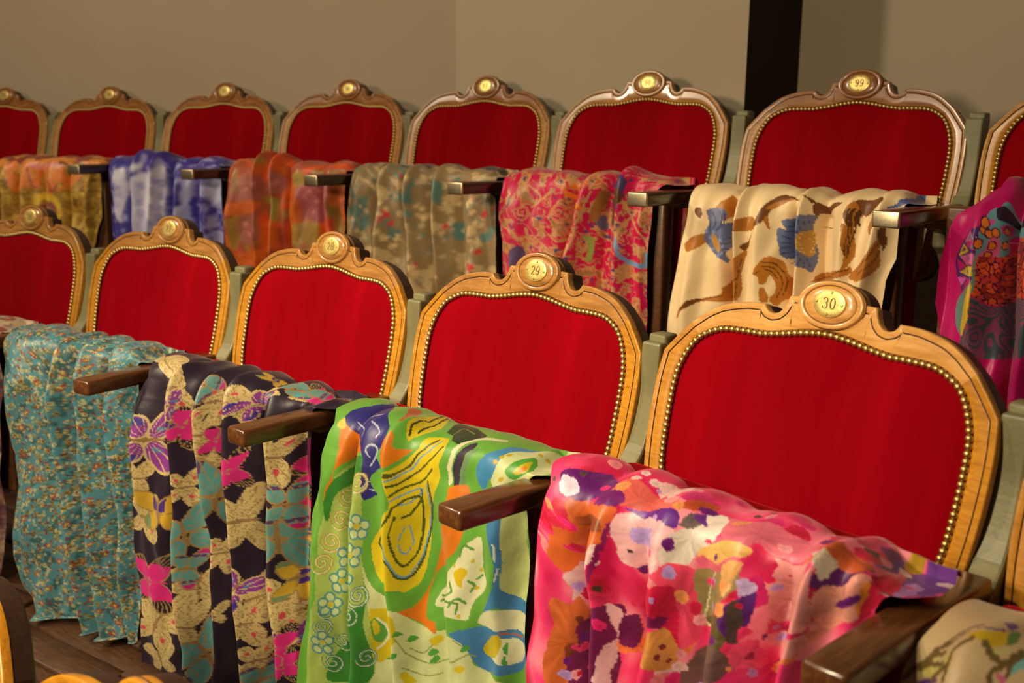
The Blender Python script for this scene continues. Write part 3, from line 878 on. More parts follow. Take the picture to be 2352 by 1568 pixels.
# ------------------------------------------------------------------ the printed motifs, in metres on each cloth (across, down)
ART = {
 'pink': [
  ('P',(240,110,125),[(.0394,-.0507),(.0832,-.0521),(.1666,-.0493),(.1725,-.0194),(.1322,-.014),(.1073,-.0153),(.0933,.0064),(.0645,-.0072)]),
  ('P',(238,150,140),[(.1231,-.0072),(.1932,-.0072),(.2033,.0105),(.1978,.0717),(.1328,.1139),(.1291,.0568)]),
  ('P',(225,20,80),[(.1073,-.0153),(.1277,-.0112),(.1331,.0241),(.1241,.0296),(.1166,.0078)]),
  ('P',(215,95,30),[(-.1737,.0119),(-.1511,.0037),(-.1009,.001),(-.0884,.0037),(-.0927,.0268),(-.0968,.0473),(-.156,.0962),(-.1701,.1085),(-.1867,.0921),(-.1898,.0704),(-.1882,.0554),(-.1614,.0405)]),
  ('P',(150,65,20),[(-.1506,.0268),(-.1106,.0187),(-.1,.0241),(-.1054,.0323),(-.1506,.0418)]),
  ('P',(105,8,105),[(-.2073,-.0221),(-.1756,-.0439),(-.1538,-.0657),(-.0968,-.0126),(-.1433,-.0031),(-.1625,.0092),(-.1854,-.0017)]),
  ('P',(245,205,215),[(-.1995,-.0167),(-.181,-.018),(-.1655,-.0058),(-.1733,.0051),(-.188,.0037)]),
  ('P',(230,95,80),[(-.1172,-.0371),(-.091,-.048),(-.0171,-.0316),(-.0108,-.0153),(-.0756,-.0072),(-.1028,-.0004)]),
  ('P',(120,10,100),[(-.1073,-.0235),(-.1302,-.0031),(-.1329,.0064),(-.0916,-.0004),(-.0896,-.014)]),
  ('P',(140,10,85),[(-.1007,.0921),(-.0891,.0268),(-.0945,.0228),(-.0974,.0541),(-.1012,.0772)]),
  ('P',(243,180,175),[(-.0896,.0119),(-.061,-.0031),(.001,.001),(-.0024,.0309),(-.0065,.05),(-.0621,.0663),(-.0822,.0459)]),
  ('P',(185,150,200),[(-.0669,.0173),(-.033,.0119),(-.0349,.0323),(-.0656,.0377)]),
  ('P',(105,25,135),[(-.0829,-.0017),(-.0487,-.0126),(-.0052,-.0167),(.0041,-.0058),(-.0013,.0024),(-.0397,-.0004)]),
  ('P',(247,220,195),[(-.0005,.0132),(.0147,-.0126),(.0394,-.0507),(.055,-.0208),(.0283,.0255),(.0155,.0445),(-.0042,.0391)]),
  ('P',(110,90,85),[(.0054,-.0099),(.0113,-.0248),(.0249,-.0289),(.0245,-.0099),(.0082,-.0031)]),
  ('P',(110,40,130),[(.0136,-.0221),(.0233,-.0316),(.0356,-.0167),(.0219,-.018)]),
  ('P',(200,75,30),[(-.0044,-.0235),(.0084,-.0507),(.0256,-.0602),(.0258,-.0466),(.009,-.0276)]),
  ('P',(243,185,95),[(.0532,-.0004),(.0833,-.0058),(.1057,-.0044),(.0959,.0092),(.0608,.0255),(.0301,.0268)]),
  ('P',(240,100,120),[(.0301,.0268),(.0699,.0228),(.0959,.0092),(.0861,.0228),(.0445,.0432)]),
  ('P',(240,65,95),[(-.0103,.0527),(.0066,.0405),(.0332,.0513),(.0369,.1194),(.029,.1425),(.0197,.1479),(.0147,.1207),(-.0006,.0704)]),
  ('P',(222,15,65),[(-.0003,.0663),(.0125,.0949),(.0197,.1479),(.0125,.137),(-.0055,.1207),(-.0591,.1248)]),
  ('P',(155,130,75),[(.0319,.0405),(.0717,.0309),(.095,.016),(.0949,.05),(.0424,.1194),(.0358,.1044),(.027,.0649)]),
  ('P',(235,170,95),[(.0753,.0296),(.0973,.0146),(.0952,.0391),(.0875,.0527)]),
  ('S',(225,200,150),.0012,[(.0645,.0337),(.0446,.0772),(.0425,.118),(.0812,.1153)]),
  ('P',(105,88,42),[(.0374,.1098),(.0976,.0717),(.0982,.1044),(.0848,.118)]),
  ('P',(130,8,80),[(-.0577,.1411),(.0026,.1071),(.0017,.1262),(-.0074,.1234)]),
  ('P',(228,145,65),[(-.0571,.186),(-.0057,.1289),(.0091,.1262),(.0178,.1479),(.0173,.1738),(.0006,.1765),(-.0142,.1738)]),
  ('O',(120,40,40),.004,(.0028,.1588)),
  ('O',(120,40,40),.004,(.0119,.1642)),
  ('O',(120,40,40),.004,(.0049,.1479)),
  ('P',(85,20,105),[(.085,.0704),(.1038,.0541),(.1168,.0432),(.1173,.0826),(.1074,.103),(.095,.0921)]),
  ('P',(75,55,48),[(.0963,.0595),(.1072,.0581),(.1112,.0989),(.1003,.0989)]),
  ('P',(205,175,215),[(.0988,.0323),(.1078,.0282),(.1187,.0391),(.1039,.0513)]),
  ('P',(240,75,110),[(.1054,.1085),(.1168,.0976),(.1255,.1112),(.127,.1289),(.1157,.1425),(.1012,.1248)]),
  ('O',(140,10,60),.006,(.1179,.118)),
  ('P',(112,78,68),[(.0268,.1615),(.0814,.1126),(.1066,.1357),(.1025,.1629),(.0289,.2051)]),
  ('P',(225,30,95),[(.1304,.0731),(.1393,.0785),(.1963,.05),(.187,.0609),(.1316,.0935)]),
  ('O',(160,10,60),.005,(.1409,.0881)),
  ('P',(95,10,90),[(.2032,.0037),(.217,-.014),(.2358,-.0289),(.2484,-.0262),(.2264,.0051),(.2102,.0146)]),
  ('P',(213,185,155),[(.1731,-.0276),(.2159,-.0248),(.2153,-.0017),(.2065,.001)]),
  ('P',(208,88,40),[(.1662,-.0439),(.213,-.0316),(.2427,-.0344),(.2435,-.0167),(.2112,-.014)]),
  ('P',(250,155,130),[(.2073,.0132),(.2269,.001),(.2522,-.0221),(.2561,.0078),(.2361,.0364),(.2054,.0377)]),
  ('P',(248,135,30),[(.2465,.0024),(.2542,-.0221),(.2537,.0119),(.2434,.0268),(.2405,.0187)]),
  ('P',(215,18,60),[(.2527,-.0412),(.253,-.0956),(.2726,-.0072),(.2397,.0405),(.2468,.0173)]),
  ('P',(110,45,135),[(.2785,-.0167),(.2601,-.0697),(.2659,-.1269),(.3002,-.0983),(.3043,-.0589),(.2935,-.0412),(.276,-.0126)]),
  ('P',(170,110,170),[(.2768,-.014),(.2684,-.0507),(.2747,-.0697),(.2869,-.0439),(.2826,-.0235)]),
  ('P',(205,155,20),[(.2484,-.0997),(.2512,-.1473),(.2614,-.0942),(.2499,-.0861)]),
  ('P',(110,60,140),[(.241,-.0384),(.2419,-.0833),(.2472,-.0915),(.2515,-.0575)]),
  ('P',(250,195,185),[(-.1639,.1017),(-.1002,.0649),(-.152,.1466),(-.1626,.133)]),
  ('P',(212,100,40),[(-.1873,.1534),(-.1633,.1534),(-.1522,.152),(-.1507,.2459),(-.1756,.2812),(-.1919,.2744)]),
  ('P',(130,50,25),[(-.1684,.2214),(-.158,.2119),(-.1574,.2391),(-.1676,.2459)]),
  ('P',(130,50,25),[(-.1586,.1751),(-.1529,.1724),(-.1525,.1969)]),
  ('P',(112,8,70),[(-.155,.2187),(-.1512,.1765),(-.0793,.1234),(-.079,.1738),(-.0807,.2432),(-.1548,.2826)]),
  ('P',(246,190,185),[(-.0867,.1248),(-.0742,.1384),(-.0808,.1738),(-.0886,.1874),(-.0923,.2268),(-.0826,.2432),(-.0766,.1996)]),
  ('P',(110,10,75),[(-.0762,.1438),(-.0594,.137),(-.0589,.1833),(-.0771,.1738)]),
  ('P',(245,150,120),[(.2054,.0391),(.2289,.0377),(.1996,.0717)]),
  ('P',(235,40,110),[(.1029,.1384),(.1269,.1343),(.1921,.0867),(.1878,.1262),(.1062,.1642)]),
 ],
 'green': [
  ('P',(172,190,88),[(-.0666,.0347),(-.0615,.1479),(-.0592,.2124),(-.0495,.2978),(-.0521,.418),(-.2195,.4807),(-.1782,.2838),(-.1748,.1793),(-.1576,.12),(-.1341,.0695)]),
  ('P',(62,135,45),[(-.0529,.2647),(-.0581,.3082),(-.0579,.418),(-.1734,.4702),(-.1511,.3918),(-.0697,.2821)]),
  ('P',(62,135,45),[(-.166,.1288),(-.1348,.0765),(-.0679,.0312),(-.0629,.0573),(-.1358,.1044),(-.1636,.1653)]),
  ('P',(215,215,145),[(-.0609,.2124),(-.0533,.2228),(.0069,.2681),(.0521,.2978),(.1235,.2734),(.1522,.2873),(.1605,.3117),(.1863,.3221),(.1952,.3413),(-.0416,.4302),(-.0475,.3849),(-.0495,.2978),(-.0565,.249)]),
  ('P',(232,122,18),[(-.1517,-.0054),(-.0764,.019),(-.0741,.0277),(-.1367,.0626),(-.1509,.0939),(-.166,.1288),(-.1698,.141),(-.1457,.0695),(-.1452,.019)]),
  ('P',(48,42,115),[(-.1555,-.0141),(-.1534,-.035),(-.1326,-.0838),(-.129,-.0995),(-.0442,-.0193),(-.0209,.0068),(-.0452,.0277),(-.0175,.0591),(-.0393,.0869),(-.0589,.0974),(-.063,.0695),(-.0678,.0295),(-.0839,.0173),(-.131,.0016)]),
  ('P',(215,190,30),[(-.1623,.0016),(-.1598,-.0089),(-.1509,-.0106),(-.1447,.0051)]),
  ('S',(190,190,200),.0013,[(-.053,.0451),(-.0415,.0207),(-.0545,.0155),(-.0624,.0225),(-.0551,.0312)]),
  ('S',(190,190,200),.0013,[(-.0609,.08),(-.0526,.0678),(-.0398,.0695),(-.0396,.0817),(-.0509,.08)]),
  ('S',(190,190,200),.0013,[(-.1062,-.0106),(-.1027,-.028),(-.0721,-.0315)]),
  ('S',(190,190,200),.0013,[(-.085,-.0158),(-.0523,-.0054),(-.0514,.0051)]),
  ('S',(190,190,200),.0013,[(-.0834,.0085),(-.0967,-.0037),(-.1259,-.0141)]),
  ('P',(180,80,20),[(-.0629,-.0751),(-.0399,-.0803),(-.0155,-.0246),(-.0474,-.042)]),
  ('P',(108,170,55),[(-.0976,-.0716),(-.0686,-.0716),(-.037,-.0385),(-.0225,-.0071)]),
  ('P',(108,170,55),[(-.0084,.0085),(-.0106,-.0071),(-.0166,-.0315),(-.0399,-.0803),(-.0079,-.096),(.0032,-.1047),(.0305,-.0489),(.0146,-.0089),(.0132,.0033),(-.0026,.0103)]),
  ('P',(218,190,25),[(.003,-.0071),(-.016,-.0594),(-.0081,-.0995),(-.0027,-.1064),(.0255,-.0455),(.0091,-.0106)]),
  ('S',(60,62,25),.0018,[(.0031,-.0141),(-.0071,-.0507),(-.0024,-.0611),(-.0121,-.103)]),
  ('S',(60,62,25),.0018,[(.0096,-.0263),(.0088,-.0524),(-.0024,-.1012)]),
  ('P',(40,62,32),[(.0477,-.0489),(.0364,-.0942),(.1236,-.0611),(.1204,-.0385),(.0953,-.0263)]),
  ('S',(120,150,80),.001,[(.0641,-.0472),(.0609,-.0716),(.1001,-.0594)]),
  ('P',(230,125,15),[(-.031,.0312),(-.0152,-.0054),(-.0049,.012),(.0183,.0068),(.0048,.0225),(-.0121,.0434)]),
  ('P',(108,170,55),[(.0369,-.0507),(.0758,-.035),(.0895,.0173),(.0982,.0521),(.0873,.1096),(.0626,.1619),(.0481,.2106),(.0365,.242),(.0218,.2647),(.0086,.2699),(-.0404,.2507),(-.0605,.2089),(-.0602,.1653),(-.0467,.127),(-.0207,.1009),(-.0458,.08),(-.0472,.0538),(-.0055,.0329),(.0092,.0173),(.0251,-.0193)]),
  ('P',(226,196,22),[(.0478,-.035),(.0736,-.0298),(.0769,.0138),(.0784,.0434),(.046,.0991),(.0443,.1514),(.037,.195),(.0292,.2228),(.0152,.2385),(.0065,.235),(-.033,.2333),(-.0489,.2019),(-.048,.1653),(-.0164,.1183),(-.005,.0991),(-.0117,.0695),(-.017,.0504),(-.0009,.0364),(.0157,.0173),(.0273,-.0158)]),
  ('S',(85,90,25),.0022,[(.0513,.0504),(.0494,.0991),(.0391,.1514),(.0304,.1897),(.0192,.2141),(.0067,.2141),(-.0032,.1897),(-.0381,.1706),(-.0063,.12),(-.002,.1009)]),
  ('S',(110,165,190),.0013,[(.0468,.0573),(.046,.0991),(.0372,.1532),(.0289,.1863),(.0178,.2106),(.0087,.2124),(-.0029,.1863),(-.0104,.1584)]),
  ('S',(85,90,25),.002,[(.035,.0678),(.0314,.1218),(.0273,.1653),(.0178,.1915),(.0104,.195),(.0035,.1758),(-.0018,.1427),(.0011,.1148)]),
  ('S',(110,165,190),.0012,[(.015,.1305),(.0194,.1566),(.0141,.1758),(.0079,.1671),(.0084,.1444),(.0114,.1322)]),
  ('S',(85,90,25),.002,[(-.0138,.0504),(-.0016,.0469),(.0172,.0295),(.0353,.0016),(.0515,-.028)]),
  ('S',(110,165,190),.0014,[(-.0121,.0573),(.0009,.0504),(.0201,.0347),(.0412,.0068),(.0606,-.028)]),
  ('S',(85,90,25),.002,[(-.0092,.066),(.0035,.0608),(.0234,.0434),(.0526,.0173),(.0728,-.0124)]),
  ('S',(85,90,25),.002,[(-.0062,.0817),(.0065,.0695),(.036,.0538),(.0605,.0295)]),
  ('S',(110,165,190),.0013,[(-.0044,.0887),(.0117,.0765),(.0386,.066),(.0172,.0904),(.006,.0957)]),
  ('S',(85,90,25),.002,[(.0001,.0991),(.0112,.0869),(.0323,.0817),(.0171,.1096),(.0078,.1166)]),
  ('P',(108,170,55),[(.1303,.0416),(.133,-.0106),(.1647,-.0437),(.1911,-.0646),(.1912,-.0246),(.153,-.0089),(.1535,.0277),(.1702,.0469),(.1502,.0538)]),
  ('P',(112,145,85),[(.121,.0382),(.1226,.0016),(.134,-.0211),(.144,-.0246),(.1372,-.0019),(.1324,.0347)]),
  ('P',(58,45,60),[(.1109,.0416),(.1051,.0033),(.1126,-.0211),(.1298,-.035),(.135,-.0246),(.1248,-.0054),(.1226,.0382)]),
  ('S',(226,216,165),.004,[(.1015,.0399),(.0979,.0016),(.1026,-.0263),(.1231,-.0437),(.1641,-.0594)]),
  ('P',(72,142,182),[(.1506,.0068),(.1601,-.0141),(.178,-.0315),(.1978,-.0577),(.2352,-.0681),(.2274,-.0158),(.1935,.0085),(.1677,.0347)]),
  ('P',(216,216,148),[(.1856,.0225),(.1913,-.0037),(.2058,-.0489),(.242,-.0942),(.2709,-.1256),(.2934,-.0977),(.2814,-.0507),(.2678,-.0158),(.2381,.012),(.2031,.0277)]),
  ('P',(85,165,55),[(.2094,-.0002),(.2183,-.0246),(.2351,-.0472),(.2485,-.0263),(.2261,.0085)]),
  ('P',(215,185,30),[(.2215,-.0037),(.23,-.0228),(.2373,-.0368),(.2432,-.0158),(.2292,-.0002)]),
  ('P',(225,130,20),[(.2288,-.0071),(.2354,-.0228),(.2409,-.0176),(.2327,-.0054)]),
  ('O',(205,170,30),.004,(.1872,-.0089)),
  ('O',(205,170,30),.004,(.1931,-.0211)),
  ('O',(205,170,30),.004,(.1992,-.0298)),
  ('O',(205,170,30),.004,(.2318,-.0594)),
  ('O',(205,170,30),.004,(.2435,-.0629)),
  ('O',(205,170,30),.004,(.2044,.0138)),
  ('O',(205,170,30),.004,(.2543,.0016)),
  ('P',(232,122,18),[(.1003,.0486),(.1356,.0364),(.1448,.0591),(.1387,.1079),(.1142,.1479),(.0562,.1984),(.0425,.235),(.046,.2594),(.0597,.2943),(.052,.2995),(.0102,.2716),(.0218,.2647),(.0347,.242),(.0484,.2072),(.0648,.1566),(.0873,.1096),(.1001,.0626)]),
  ('P',(205,210,125),[(.2079,.0364),(.24,.0295),(.2391,.1967),(.2109,.188),(.2099,.1444)]),
  ('P',(72,132,172),[(.18,.0451),(.2062,.0382),(.212,.1235),(.2093,.1758),(.2391,.195),(.239,.2141),(.2016,.2089),(.176,.2298),(.2024,.1688),(.1984,.1131)]),
  ('S',(220,225,190),.0016,[(.2037,.1061),(.2049,.1322)]),
  ('S',(220,225,190),.0016,[(.2081,.1444),(.2043,.1636)]),
  ('P',(108,170,55),[(.1708,.0869),(.188,.1183),(.2024,.1688),(.1784,.2106),(.164,.2647),(.1202,.2664),(.0495,.2838),(.0388,.2577),(.0557,.2054),(.1323,.1322),(.1472,.1079)]),
  ('P',(226,220,165),[(.1765,.1044),(.1748,.1549),(.1883,.1741),(.1624,.2089),(.1522,.2403),(.1214,.242),(.0587,.2594),(.0605,.235),(.1148,.1671),(.1411,.1288)]),
  ('P',(215,180,20),[(.1178,.1758),(.1379,.1619),(.1518,.1636),(.1442,.1775),(.1418,.1915),(.1279,.1863)]),
  ('S',(95,150,60),.002,[(.1316,.1462),(.1412,.127),(.1602,.127)]),
  ('S',(95,150,60),.002,[(.1558,.195),(.1615,.1845),(.1529,.1793)]),
  ('S',(95,150,60),.002,[(.0613,.249),(.1197,.2072),(.1116,.1932)]),
  ('S',(95,150,60),.002,[(.1205,.2263),(.1356,.2106),(.1478,.2159)]),
  ('S',(95,150,60),.002,[(.0638,.2403),(.1299,.2176),(.1345,.2333)]),
  ('S',(95,150,60),.002,[(.1636,.1741),(.1745,.1653)]),
  ('O',(210,180,40),.0035,(.1594,.1462)),
  ('O',(210,180,40),.0035,(.1712,.1584)),
  ('O',(210,180,40),.0035,(.1166,.1671)),
  ('O',(210,180,40),.0035,(.1649,.188)),
  ('O',(210,180,40),.0035,(.1397,.2368)),
  ('P',(226,220,165),[(.1666,.242),(.1926,.2141),(.2372,.2141),(.2371,.2455),(.1991,.2455)]),
  ('P',(72,132,172),[(.1646,.249),(.1991,.2455),(.2389,.2472),(.2312,.303),(.1938,.3169),(.166,.3152),(.1469,.2821),(.1237,.2681)]),
  ('P',(226,220,165),[(.1707,.2856),(.1988,.2594),(.2352,.2594),(.2294,.2908),(.2054,.2978)]),
  ('P',(205,180,30),[(.1727,.2786),(.1989,.2525),(.206,.2629),(.1982,.2873),(.1759,.2943)]),
  ('P',(80,160,60),[(.2077,.2716),(.2133,.2629),(.213,.2821)]),
  ('P',(80,160,60),[(.2073,.2943),(.2111,.2821),(.2127,.2978)]),
  ('S',(200,100,40),.0014,[(.2044,.249),(.2352,.2507)]),
  ('P',(212,186,22),[(-.0501,.2873),(-.0401,.2803),(-.0011,.2751),(.0063,.2943),(.0055,.3221),(-.0291,.3692),(-.0449,.3762),(-.0503,.3535)]),
  ('P',(95,160,60),[(-.048,.3012),(-.0365,.2978),(-.0277,.3187),(-.0356,.3396),(-.046,.3326)]),
  ('P',(215,190,30),[(-.0462,.3012),(-.0392,.3047),(-.037,.3187),(-.0434,.3256)]),
  ('S',(232,228,190),.002,[(-.0402,.2978),(-.0303,.3082),(-.0266,.3256),(-.0341,.3431),(-.0425,.3518)]),
  ('S',(150,160,90),.0012,[(.0061,.3152),(.0219,.3483),(.0535,.3535),(.1158,.3152)]),
  ('S',(150,160,90),.0012,[(.0212,.3343),(.0356,.3413),(.0581,.3169)]),
  ('S',(150,160,90),.0012,[(.1155,.3221),(.1519,.296),(.161,.2978)]),
  ('S',(150,160,90),.0012,[(.0146,.3674),(.0385,.3796),(.0734,.3657)]),
  ('S',(150,160,90),.0012,[(.1306,.2768),(.1468,.2838)]),
  ('P',(215,190,30),[(.0489,.3152),(.0588,.3065),(.0659,.3117),(.0595,.3221)]),
  ('P',(215,190,30),[(.1264,.3274),(.14,.3152),(.1491,.3187),(.1394,.3291)]),
  ('P',(215,190,30),[(.0118,.3814),(.016,.3744),(.0231,.3831),(.0188,.3901)]),
  ('P',(215,190,30),[(.0566,.3117),(.0628,.303),(.0698,.3082),(.0636,.3169)]),
  ('P',(215,190,30),[(.0169,.3901),(.0231,.3831),(.0303,.3901),(.0241,.3971)]),
  ('P',(85,160,60),[(.0168,.3204),(.0213,.3117),(.0303,.3152),(.0223,.3221)]),
  ('P',(85,160,60),[(.045,.3413),(.0554,.3274),(.0645,.3309),(.0564,.3396)]),
  ('P',(85,160,60),[(.0498,.3518),(.0603,.3378),(.0675,.3413),(.0613,.35)]),
  ('P',(85,160,60),[(.141,.2925),(.1488,.2803),(.156,.2838),(.1484,.2908)]),
  ('P',(85,160,60),[(.0028,.3117),(.0073,.303),(.0142,.3082),(.0083,.3117)]),
  ('P',(85,160,60),[(-.0312,.3709),(.0018,.3413),(.0092,.3431),(.0027,.3518)]),
  ('R',(190,150,45),.02,(-.1318,.12)),
  ('R',(190,150,45),.02,(-.1414,.1584)),
  ('R',(190,150,45),.02,(-.1589,.2002)),
  ('R',(190,150,45),.02,(-.1707,.2385)),
  ('R',(190,150,45),.02,(-.0679,.0695)),
  ('R',(80,130,100),.02,(-.162,.3204)),
  ('R',(80,130,100),.02,(-.0786,.2943)),
  ('R',(80,130,100),.02,(-.1482,.3831)),
  ('R',(80,130,100),.02,(-.1707,.4302)),
  ('R',(80,130,100),.02,(-.065,.2594)),
  ('R',(80,130,100),.02,(-.1753,.357)),
  ('R',(80,130,100),.02,(-.0576,.3692)),
  ('O',(90,150,140),.01,(-.0681,.1322)),
  ('O',(90,150,140),.01,(-.0588,.141)),
  ('O',(90,150,140),.01,(-.0626,.1566)),
  ('O',(90,150,140),.01,(-.0733,.1584)),
  ('O',(90,150,140),.01,(-.0782,.1427)),
  ('O',(205,215,140),.0065,(-.0681,.1322)),
  ('O',(205,215,140),.0065,(-.0588,.141)),
  ('O',(205,215,140),.0065,(-.0626,.1566)),
  ('O',(205,215,140),.0065,(-.0733,.1584)),
  ('O',(205,215,140),.0065,(-.0782,.1427)),
  ('O',(205,190,60),.006,(-.068,.1444)),
  ('O',(90,150,140),.01,(-.0801,.1828)),
  ('O',(90,150,140),.01,(-.0685,.188)),
  ('O',(90,150,140),.01,(-.0705,.2037)),
  ('O',(90,150,140),.01,(-.1392,.2333)),
  ('O',(90,150,140),.01,(-.1403,.2176)),
  ('O',(205,215,140),.0065,(-.0801,.1828)),
  ('O',(205,215,140),.0065,(-.0685,.188)),
  ('O',(205,215,140),.0065,(-.0705,.2037)),
  ('O',(205,215,140),.0065,(-.1392,.2333)),
  ('O',(205,215,140),.0065,(-.1403,.2176)),
  ('O',(205,190,60),.006,(-.0782,.195)),
  ('O',(90,150,140),.01,(-.1424,.2542)),
  ('O',(90,150,140),.01,(-.08,.235)),
  ('O',(90,150,140),.01,(-.1389,.2786)),
  ('O',(90,150,140),.01,(-.1501,.2803)),
  ('O',(90,150,140),.01,(-.155,.2647)),
  ('O',(205,215,140),.0065,(-.1424,.2542)),
  ('O',(205,215,140),.0065,(-.08,.235)),
  ('O',(205,215,140),.0065,(-.1389,.2786)),
  ('O',(205,215,140),.0065,(-.1501,.2803)),
  ('O',(205,215,140),.0065,(-.155,.2647)),
  ('O',(205,190,60),.006,(-.1428,.2681)),
  ('O',(90,150,140),.01,(-.1602,.2978)),
  ('O',(90,150,140),.01,(-.1487,.3065)),
  ('O',(90,150,140),.01,(-.1532,.3239)),
  ('O',(90,150,140),.01,(-.1681,.3239)),
  ('O',(90,150,140),.01,(-.1693,.3082)),
  ('O',(205,215,140),.0065,(-.1602,.2978)),
  ('O',(205,215,140),.0065,(-.1487,.3065)),
  ('O',(205,215,140),.0065,(-.1532,.3239)),
  ('O',(205,215,140),.0065,(-.1681,.3239)),
  ('O',(205,215,140),.0065,(-.1693,.3082)),
  ('O',(205,190,60),.006,(-.1606,.3117)),
  ('O',(90,150,140),.01,(-.1795,.3744)),
  ('O',(90,150,140),.01,(-.1713,.3849)),
  ('O',(90,150,140),.01,(-.1754,.404)),
  ('O',(90,150,140),.01,(-.1928,.4058)),
  ('O',(90,150,140),.01,(-.1926,.3884)),
  ('O',(205,215,140),.0065,(-.1795,.3744)),
  ('O',(205,215,140),.0065,(-.1713,.3849)),
  ('O',(205,215,140),.0065,(-.1754,.404)),
  ('O',(205,215,140),.0065,(-.1928,.4058)),
  ('O',(205,215,140),.0065,(-.1926,.3884)),
  ('O',(205,190,60),.006,(-.1814,.3901)),
 ],
 'butterfly': [
  ('B','C',(-.1667,-.0232),.12,.048),
  ('B','C',(-.0819,.0171),1.42,.041),
  ('B','P',(-.1812,.1305),1.53,.055),
  ('B','K',(-.0622,.0805),1.64,.037),
  ('B','Y',(-.0807,.0863),.1,.026),
  ('B','C',(.0087,.0825),1.55,.041),
  ('B','T',(.0025,.0018),.17,.026),
  ('B','C',(.0211,.0229),1.35,.037),
  ('B','C',(.1043,.0114),1.07,.035),
  ('B','P',(.1237,.0095),.24,.037),
  ('B','K',(.0263,.094),1.55,.03),
  ('B','T',(.0267,.2054),.25,.063),
  ('B','K',(.097,.1343),1.25,.033),
  ('B','C',(.1908,.094),1.52,.044),
  ('B','K',(.2526,.0959),1.93,.044),
  ('B','K',(.2274,.1958),1.66,.041),
  ('B','T',(.1994,.24),.14,.07),
  ('B','Y',(-.1647,.2804),-.09,.048),
  ('B','T',(-.0647,.3034),-.45,.055),
  ('B','C',(.1061,.2323),1.47,.052),
  ('B','K',(-.2087,.4456),1.59,.055),
  ('B','C',(-.0542,.4148),-.13,.052),
  ('B','P',(.0984,.3707),.28,.041),
  ('B','C',(.1159,.3899),1.25,.044),
  ('B','C',(.0291,.3207),1.49,.033),
  ('B','Y',(.2192,.3265),1.37,.041),
  ('B','C',(.2002,.3668),1.47,.048),
  ('B','P',(.2207,.4571),1.47,.041),
  ('B','C',(-.2154,.5455),.3,.055),
  ('B','C',(-.0683,.4936),1.8,.041),
  ('B','C',(-.2017,.6204),-.33,.033),
  ('B','T',(-.0533,.5589),-.62,.066),
  ('B','K',(.1958,.459),1.49,.037),
  ('B','C',(.2291,.386),1.39,.041),
  ('B','T',(.2053,-.0443),-.39,.033),
  ('B','C',(.2374,-.0424),.48,.022),
  ('B','K',(.2484,-.0597),-.07,.033),
  ('B','Y',(.1146,-.0616),-.56,.018),
  ('B','C',(.1114,.5455),.02,.041),
  ('B','Y',(.0058,.6127),1.53,.022),
  ('B','C',(.1258,.509),1.48,.033),
  ('B','T',(.1302,.5513),1.32,.041),
  ('B','C',(-.2069,.2131),1.7,.033),
  ('B','C',(-.2114,.3015),1.58,.041),
  ('B','Y',(.2203,.2688),1.56,.03),
  ('B','C',(-.2236,.4975),1.84,.033),
  ('B','T',(.2124,.1805),1.54,.041),
  ('B','P',(-.079,.044),1.46,.022),
  ('B','C',(.0124,.1555),1.57,.041),
  ('B','C',(.1101,.436),1.41,.037),
  ('B','K',(.2041,.4936),1.32,.03),
  ('B','C',(.0239,.4417),-.19,.022),
  ('B','C',(-.0675,.2054),1.59,.03),
  ('B','T',(-.0627,.3745),1.64,.033),
 ],
 'beige': [
  ('P',(205,165,25),[(-.1697,-.0147),(-.1584,-.0233),(-.1454,-.0362),(-.1394,-.0265),(-.1423,-.0158),(-.1504,-.0125)]),
  ('P',(85,40,100),[(-.1696,-.0222),(-.149,-.0362),(-.1451,-.0405),(-.1512,-.0308)]),
  ('P',(75,35,105),[(-.1558,-.0458),(-.1516,-.0555),(-.1446,-.048),(-.1488,-.0394)]),
  ('P',(90,120,50),[(-.1454,-.0351),(-.1412,-.0437),(-.1347,-.0319),(-.1393,-.02)]),
  ('P',(205,185,95),[(-.2015,.0154),(-.1981,.0068),(-.184,.0079),(-.1748,.0154),(-.1884,.0218),(-.2048,.024)]),
  ('P',(205,185,95),[(-.1798,.0047),(-.1715,-.0007),(-.1674,.0057),(-.1687,.0122)]),
  ('P',(200,190,100),[(-.1419,-.0104),(-.1336,-.0211),(-.135,-.0158),(-.1404,-.0093)]),
  ('P',(120,175,160),[(-.1262,-.0018),(-.1253,-.0115),(-.1236,-.0243),(-.1148,-.0168),(-.1226,-.0018)]),
  ('P',(215,95,130),[(-.1324,.0014),(-.127,.0014),(-.1242,.0047),(-.128,.0057)]),
  ('P',(85,45,110),[(-.2116,.0326),(-.1939,.0229),(-.1736,.0186),(-.1932,.0294)]),
  ('S',(110,85,40),.0022,[(-.2293,.0422),(-.2106,.0165),(-.1925,-.0029),(-.1805,-.0222),(-.1676,-.0308)]),
  ('S',(110,85,40),.0022,[(-.1681,.0175),(-.1694,.0068),(-.173,-.0018),(-.1633,-.0115)]),
  ('S',(110,85,40),.0022,[(-.2037,.0175),(-.1961,.0057),(-.1843,.0004)]),
  ('S',(110,85,40),.0022,[(-.1886,.0229),(-.1757,.0111),(-.171,.0057)]),
  ('S',(110,85,40),.0022,[(-.1537,-.0136),(-.141,-.0072),(-.1319,-.0072),(-.1281,-.0147),(-.1254,-.0243)]),
  ('S',(110,85,40),.0022,[(-.1339,.0079),(-.1362,.0025),(-.1307,-.005)]),
  ('S',(110,85,40),.0022,[(-.125,.0004),(-.1259,-.0093),(-.123,-.02)]),
  ('S',(110,85,40),.0022,[(-.1989,.0014),(-.1819,-.0093),(-.1741,-.019)]),
  ('S',(110,85,40),.0022,[(-.2112,.0197),(-.1957,.0132),(-.1786,.0079)]),
 ],
 'cream': [
